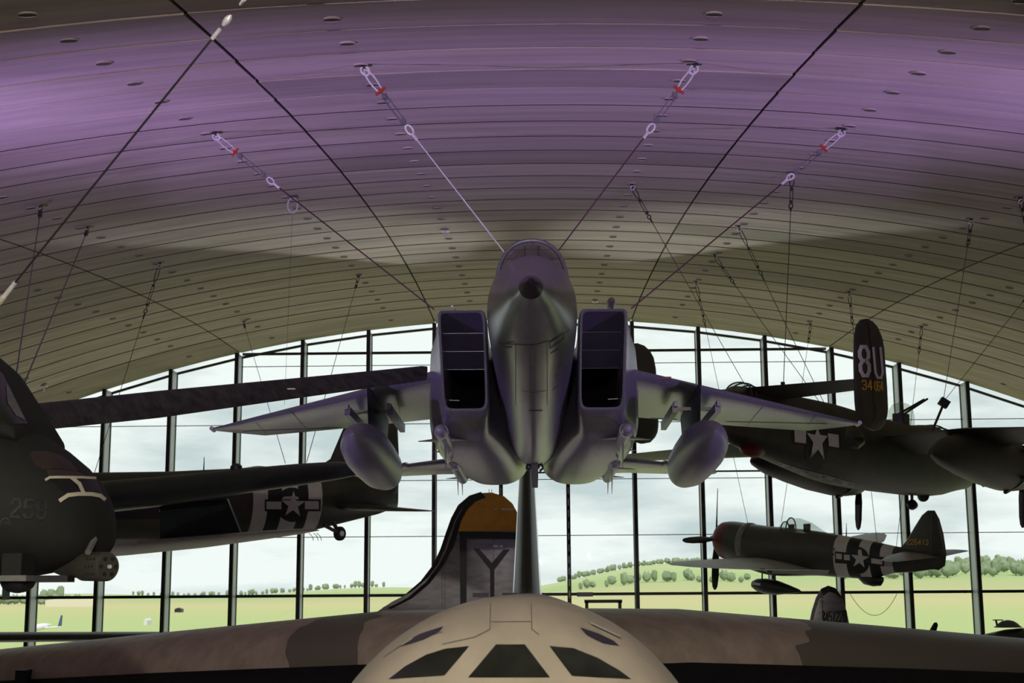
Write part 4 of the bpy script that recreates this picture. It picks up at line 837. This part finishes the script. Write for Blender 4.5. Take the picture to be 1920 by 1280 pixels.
# ================================================================== small aircraft parts behind the big wing
b24 = thing('oval_tail_bomber', 'silver rounded tail fin numbered 451228 with black cap rising behind the right wing', 'aircraft', (0, 0, 0))
FB = 50.0
el = [(1515, 1200), (1517, 1170), (1522, 1145), (1530, 1120), (1540, 1103), (1553, 1097.5), (1566, 1102), (1578, 1118), (1587, 1145), (1593, 1175), (1594, 1205), (1588, 1235), (1570, 1260), (1545, 1262), (1525, 1245)]
fo = plate([at(u, v, FB) for u, v in el], (0, 1, 0), .22, .2, .3).build('tail_fin', 'silver', b24)
decal('black_cap', [[(1541, 1104), (1553, 1099), (1566, 1103), (1573, 1112), (1580, 1124), (1566, 1112), (1554, 1109), (1543, 1118)]], [fo], 'black', fo, b24, .012, 6)
decal('serial_number', text('451228', (1548, 1167), (6.7, -.5), (0, -20), .68, 2.4)+line([(1543, 1146), (1546, 1150), (1543, 1156), (1546, 1162), (1543, 1168)], 4), [fo], 'black', fo, b24, .02, 4, 'black 451228')
decal('rudder_gap', line([(1541, 1104), (1542, 1135), (1543, 1190)], 1.4)+line([(1537, 1120), (1544, 1120)], 1.4)+line([(1537, 1127), (1544, 1127)], 1.4), [fo], 'black', fo, b24, .016, 6)
pc = at(1553, 1240, FB); MB().rings(wing([((pc.x-3, FB+.1, pc.z), 1.6, .2), ((pc.x, FB, pc.z), 1.6, .25), ((pc.x+6.4, FB+.1, pc.z), 1.6, .2)])).build('tailplane', 'silver', b24)
MB().rings(fus([(FB-9, 1.5, .5, .8, .8, 2.2, 2.2), (FB-5, 1.7, .85, 1.0, 1.0, 2.2, 2.2), (FB+2, at(1553, 1240, FB).z-.1, .35, .45, .5, 2, 2)], xc=pc.x+3.4)).build('fuselage', 'silver', b24)
ob2 = thing('olive_bomber_nose', 'olive aircraft nose top with small roof dome at the lower right edge behind the wing', 'aircraft', (0, 0, 0))
c = at(1900, 1235, 44)
nz_ = MB().rings([sell(y_, c.z-.25, hw, ht, 1.0, 2.1, 2.1, xc=0) for y_, hw, ht in ((0, .1, .2), (.12, .5, .75), (.5, .9, 1.0), (1.1, 1.1, 1.12), (2, 1.2, 1.2), (7, 1.2, 1.2))])
nz_.v = [Vector((c.x-1.25+v.y, 44+v.x, v.z)) for v in nz_.v]
no = nz_.build('fuselage', 'p47', ob2)
decal('nose_glass', [[(1822, 1196), (1826, 1187), (1838, 1181), (1836, 1188), (1830, 1197)], [(1834, 1199), (1837, 1190), (1846, 1187), (1844, 1199)]], [no], 'white', no, ob2, .02, 5)
tpz = at(1890, 1172, 44); MB().rings([[Vector((tpz.x+.28*k*math.cos(t), 44+.28*k*math.sin(t), tpz.z+h_)) for t in (2*math.pi*j/16 for j in range(16))] for k, h_ in ((1.5, -.06), (1.2, 0), (1, .06), (.6, .13), (.1, .16))]).build('roof_dome', 'olive_belly', ob2)
p = at(1870, 1174, 44); MB().tube([p, p+Vector((-.03, 0, .18))], .03, 6).box(p+Vector((.03, 0, .19)), (.3, .05, .03)).build('roof_aerial', 'black', ob2)
pp = at(1753, 1200, 44); pq = at(1757, 1171, 44); dd = (at(1759, 1170, 44)-at(1745, 1195, 44)); 
pb = thing('aircraft_propeller', 'single black propeller blade tip poking above the right wing of the big bomber', 'propeller', at(1735, 1215, 43))
for k in range(3):
    M3 = Matrix.Rotation(k*2*math.pi/3, 3, 'Y'); d = (M3 @ Vector((.45, 0, .9))).normalized(); q = (M3 @ Vector((.9, .2, -.45))).normalized()
    MB().rings([foil(d*a-q*wd/2, wd, th, cd_=q, td=q.cross(d), n=5) for a, wd, th in ((.05, .1, .1), (.3, .2, .06), (.6, .2, .05), (.78, .15, .03), (.83, .05, .02))]).build('blade', 'black', pb)
MB().rings(lathe([(-.2, .02), (-.1, .1), (.2, .12)], n=12)).build('hub', 'dsteel', pb)
dw = thing('dark_wing_aircraft', 'thin dark aircraft wing lying level behind the left wing of the big bomber', 'aircraft', (0, 0, 0))
a = at(0, 1194, 57); MB().rings(wing([((a.x-8, 56, a.z), 2.6, .42), ((a.x, 56.2, a.z), 2.4, .40), ((at(330, 1197, 57).x, 56.4, a.z), 2.0, .34)])).build('wing', 'olive', dw)
p = at(303, 1156, 55.5); MB().tube([p, p-Vector((0, 0, .9))], [.02, .09], 6).build('propeller_blade', 'black', dw)
MB().rings(fus([(52, 2.6, .3, .3, .3, 2, 2), (53.5, 2.6, .9, .9, .9, 2, 2), (58, 2.7, .8, .8, .8, 2, 2), (62, 2.9, .2, .3, .3, 2, 2)], xc=a.x-3)).build('fuselage', 'olive', dw)

# ================================================================== SUSPENSION CABLES
def lerp(a, b, t): return a+(b-a)*t
def cable(anchor, end, hw, label, red=False, r=.012, mat_='wire', ring=False, big=1.1, group='suspension cables'):
    """ceiling plate, shackle, strap clamp, turnbuckle, eye, ferrule and wire down to the aircraft"""
    A = anchor; L = (end-A); D = L.normalized(); h = hw
    t = thing('suspension_cable', label, 'cable', A, None, group); O = Vector((0, 0, 0)); b = big
    side = D.cross(Vector((0, 1, .2))).normalized(); nrm = D.cross(side)
    MB().box((0, 0, .03), (.22*b, .22*b, .05)).rings([[Vector((.05*b*math.cos(q), .05*b*math.sin(q), z)) for q in (2*math.pi*j/10 for j in range(10))] for z in (.02, -.05*b)]).build('ceiling_plate', 'dsteel', t)
    p0 = Vector((0, 0, -.07*b))
    MB().torus(p0+D*.04, .055*b, .075*b, .018*b, side, D, 14, 6).build('eye_bolt', 'steel', t)
    e1 = h*.34
    m1 = MB().torus(p0+D*(e1*.55), .05*b, e1*.5, .013*b, side, D, 18, 6)
    m1.build('shackle', 'steel' if red else 'dsteel', t)
    if red: MB().box(p0+D*e1, (.07, .07, .07)).tube([p0+D*(e1)-side*.1, p0+D*e1+side*.1], .022, 8).build('red_clamp', 'red', t)
    e2 = h*.42; e3 = h*.80
    MB().tube([p0+D*(e1+.02), p0+D*e2], .016*b, 6).tube([p0+D*e2-side*.032*b, p0+D*e3-side*.032*b], .010*b, 6).tube([p0+D*e2+side*.032*b, p0+D*e3+side*.032*b], .010*b, 6).box(p0+D*e2, (.075*b,)*3).box(p0+D*e3, (.075*b,)*3).tube([p0+D*e3, p0+D*(h*.86)], .014*b, 6).build('turnbuckle', 'gsteel' if red else 'dsteel', t)
    MB().torus(p0+D*(h*.92), .045*b, .08*b, .015*b, side, D, 14, 6).build('wire_eye', 'steel' if red else 'dsteel', t)
    MB().tube([p0+D*(h*.97), p0+D*(h*1.07)], .022*b, 8).build('ferrule', 'steel' if red else 'dsteel', t)
    MB().tube([p0+D*(h*1.05), L], r, 6).build('wire', mat_, t); return t
C1 = on_ceiling
cable(C1(682, 120), at(945, 472, 22.0), 1.35, 'pale cable from the vault to the left of the jet canopy, with red clamp', True, .011, 'steel')
cable(C1(1303, 118), at(1047, 470, 22.0), 1.35, 'dark red cable from the vault to the right of the jet canopy', True, .013, 'redwire')
cable(C1(403, 247), at(814, 580, 25.5), 1.7, 'dark cable slanting from the left vault to the left intake of the jet', True, .014, 'redwire')
cable(C1(1580, 240), at(1184, 578, 25.5), 1.7, 'dark red cable slanting from the right vault to the right intake of the jet', True, .014, 'redwire')
# the near thick cable
A = at(505, -60, 10.5); E_ = at(-8, 575, 12.0)
t = thing('suspension_cable', 'thick near cable crossing the upper left corner down to the helicopter', 'cable', A, None, None); L = E_-A; D = L.normalized()
k1 = (at(452, 10, 10.6)-A).length; k2 = (at(430, 45, 10.7)-A).length; k3 = (at(418, 62, 10.7)-A).length; k4 = (at(408, 72, 10.8)-A).length
side = D.cross(Vector((0, 1, 0))).normalized()
Z0 = zc(A.x, A.y); MB().tube([Vector((0, 0, Z0-A.z-.03)), Vector((0, 0, 0))], .015, 6).build('upper_strap', 'steel', t)
mb = MB()
for k in range(9): c = D*(k1*(.15+k*.1)); mb.torus(c, .014, .034, .006, side if k % 2 else D.cross(side), D, 10, 5)
mb.build('chain', 'steel', t)
MB().rings([[D*a+(side*math.cos(q)+D.cross(side)*math.sin(q))*r_ for q in (2*math.pi*j/14 for j in range(14))] for a, r_ in ((k2-.06, .008), (k2-.04, .022), (k2-.01, .030), (k2+.02, .027), (k2+.05, .014))]).build('thimble', 'steel', t)
MB().tube([D*k3, D*(k4+.03)], .017, 8).build('ferrule', 'steel', t)
LE = (at(22, 518, 11.9)-A).length
MB().tube([D*k4, D*LE], .0095, 8).build('wire', 'dsteel', t)
MB().tube([D*LE, D*(LE+.18)], .02, 8).build('ferrule', 'steel', t); MB().tube([D*(LE+.18), D*(LE+.3)], [.028, .022], 8).build('end_fitting', 'cream', t)

def small(a, e, hw, label, r=.010, group='thin suspension cables', b=1.0): return cable(a, e, hw, label, False, r, 'wire', False, b, group)
P47D = 54.0
small(C1(1185, 345), at(1403, 732, 45), 1.5, 'thin cable from the vault to the tail gunner dome of the twin-tail bomber')
small(C1(1385, 423), at(1550, 765, 44), 1.7, 'right one of two close cables slanting to the back of the twin-tail bomber')
small(C1(1340, 477), at(1545, 765, 43), 1.4, 'left one of two close cables slanting to the back of the twin-tail bomber')
small(C1(1485, 323), at(1468, 742, 37.0), .9, 'thin vertical cable hanging from a ring beside the right jet cable')
small(C1(1821, 410), at(1769, 750, 45), 1.1, 'cable hanging from the right vault to the bomber cockpit roof')
small(C1(1965, 500), at(1773, 748, 45), 1.3, 'cable from beyond the right edge down to the bomber cockpit roof')
small(C1(1913, 370), at(1990, 700, 40), 1.0, 'short chain at the very right edge of the vault')
fit = MB().box((0, 0, 0), (.3, .2, .25), Matrix.Rotation(.6, 3, 'Y')); fit.tube([(0, 0, 0), (-.45, 0, -.95)], .04, 6)
j = thing('cable_joint', 'black joint where two cables meet above the twin-tail bomber cockpit', 'cable joint', at(1770, 755, 45)); fit.build('joint_body', 'black', j)
small(C1(1305, 527), at(1403, 985, 55), 1.6, 'thin cable from the vault to the red-nosed fighter engine cowling', .009)
small(C1(1520, 607), at(1465, 978, 53), 1.0, 'thin cable running down to the red-nosed fighter beside its canopy', .009)
small(C1(1592, 547), at(1645, 1022, 50.5), 1.1, 'thin cable passing the 8U fin down to the fighter rear fuselage', .009)
small(C1(1728, 612), at(1680, 1030, 50.5), 1.2, 'thin cable right of the 8U fin down to the fighter tail', .009)
small(C1(77, 385), at(27, 725, 17.5), 1.4, 'leftmost thin cable, hanging from the left vault to the helicopter')
small(C1(165, 425), at(36, 742, 17.0), 1.5, 'second thin cable from the left, slanting down to the helicopter')
small(C1(300, 492), at(175, 893, 39.5), 1.9, 'third thin cable from the left, ending at the dark transport wing')
small(C1(457, 602), at(535, 868, 34.5), 1.3, 'short thin cable above the left wall corner down to the transport wing tip', .009)
small(C1(672, 517), at(575, 866, 34.0), 1.5, 'thin cable left of the jet slanting down to the transport wing tip', .009)
rg = thing('ceiling_ring', 'oval steel ring hanging from the vault beside the left jet cable', 'ring', C1(549, 368)); MB().torus((0, 0, -.24), .13, .2, .022, (1, 0, 0), (0, 0, 1), 18, 6).build('ring', 'steel', rg); MB().box((0, 0, 0), (.25, .25, .06)).build('ceiling_plate', 'dsteel', rg); MB().tube([(0, 0, -.44), (-.1, 0, -5.4)], .004, 5).build('hanging_line', 'wire', rg)
for u, v, lb in ((835, 430, 'tiny pale sprinkler head on the vault left above the jet'), (1116, 563, 'tiny dark sprinkler head on the vault just right of the jet nose'), (83, 722, 'tiny dark sprinkler head low on the left vault')):
    p = C1(u, v); sh = thing('sprinkler_head', lb, 'sprinkler', p); MB().box((0, 0, -.06), (.24, .24, .03)).tube([(0, 0, -.05), (0, 0, -.26)], .04, 8).build('nozzle', 'steel', sh)
cb = thing('loose_cable', 'thin loose cable sagging in a loop before the glass at lower right', 'cable', at(1638, 1113, 63)); a = at(1594, 1113, 63)-at(1638, 1113, 63)
MB().tube([(a.x*(1-2*q), 0, -.92*(1-(2*q-1)**2)) for q in [k/16 for k in range(17)]], .012, 5).build('wire', 'dsteel', cb)
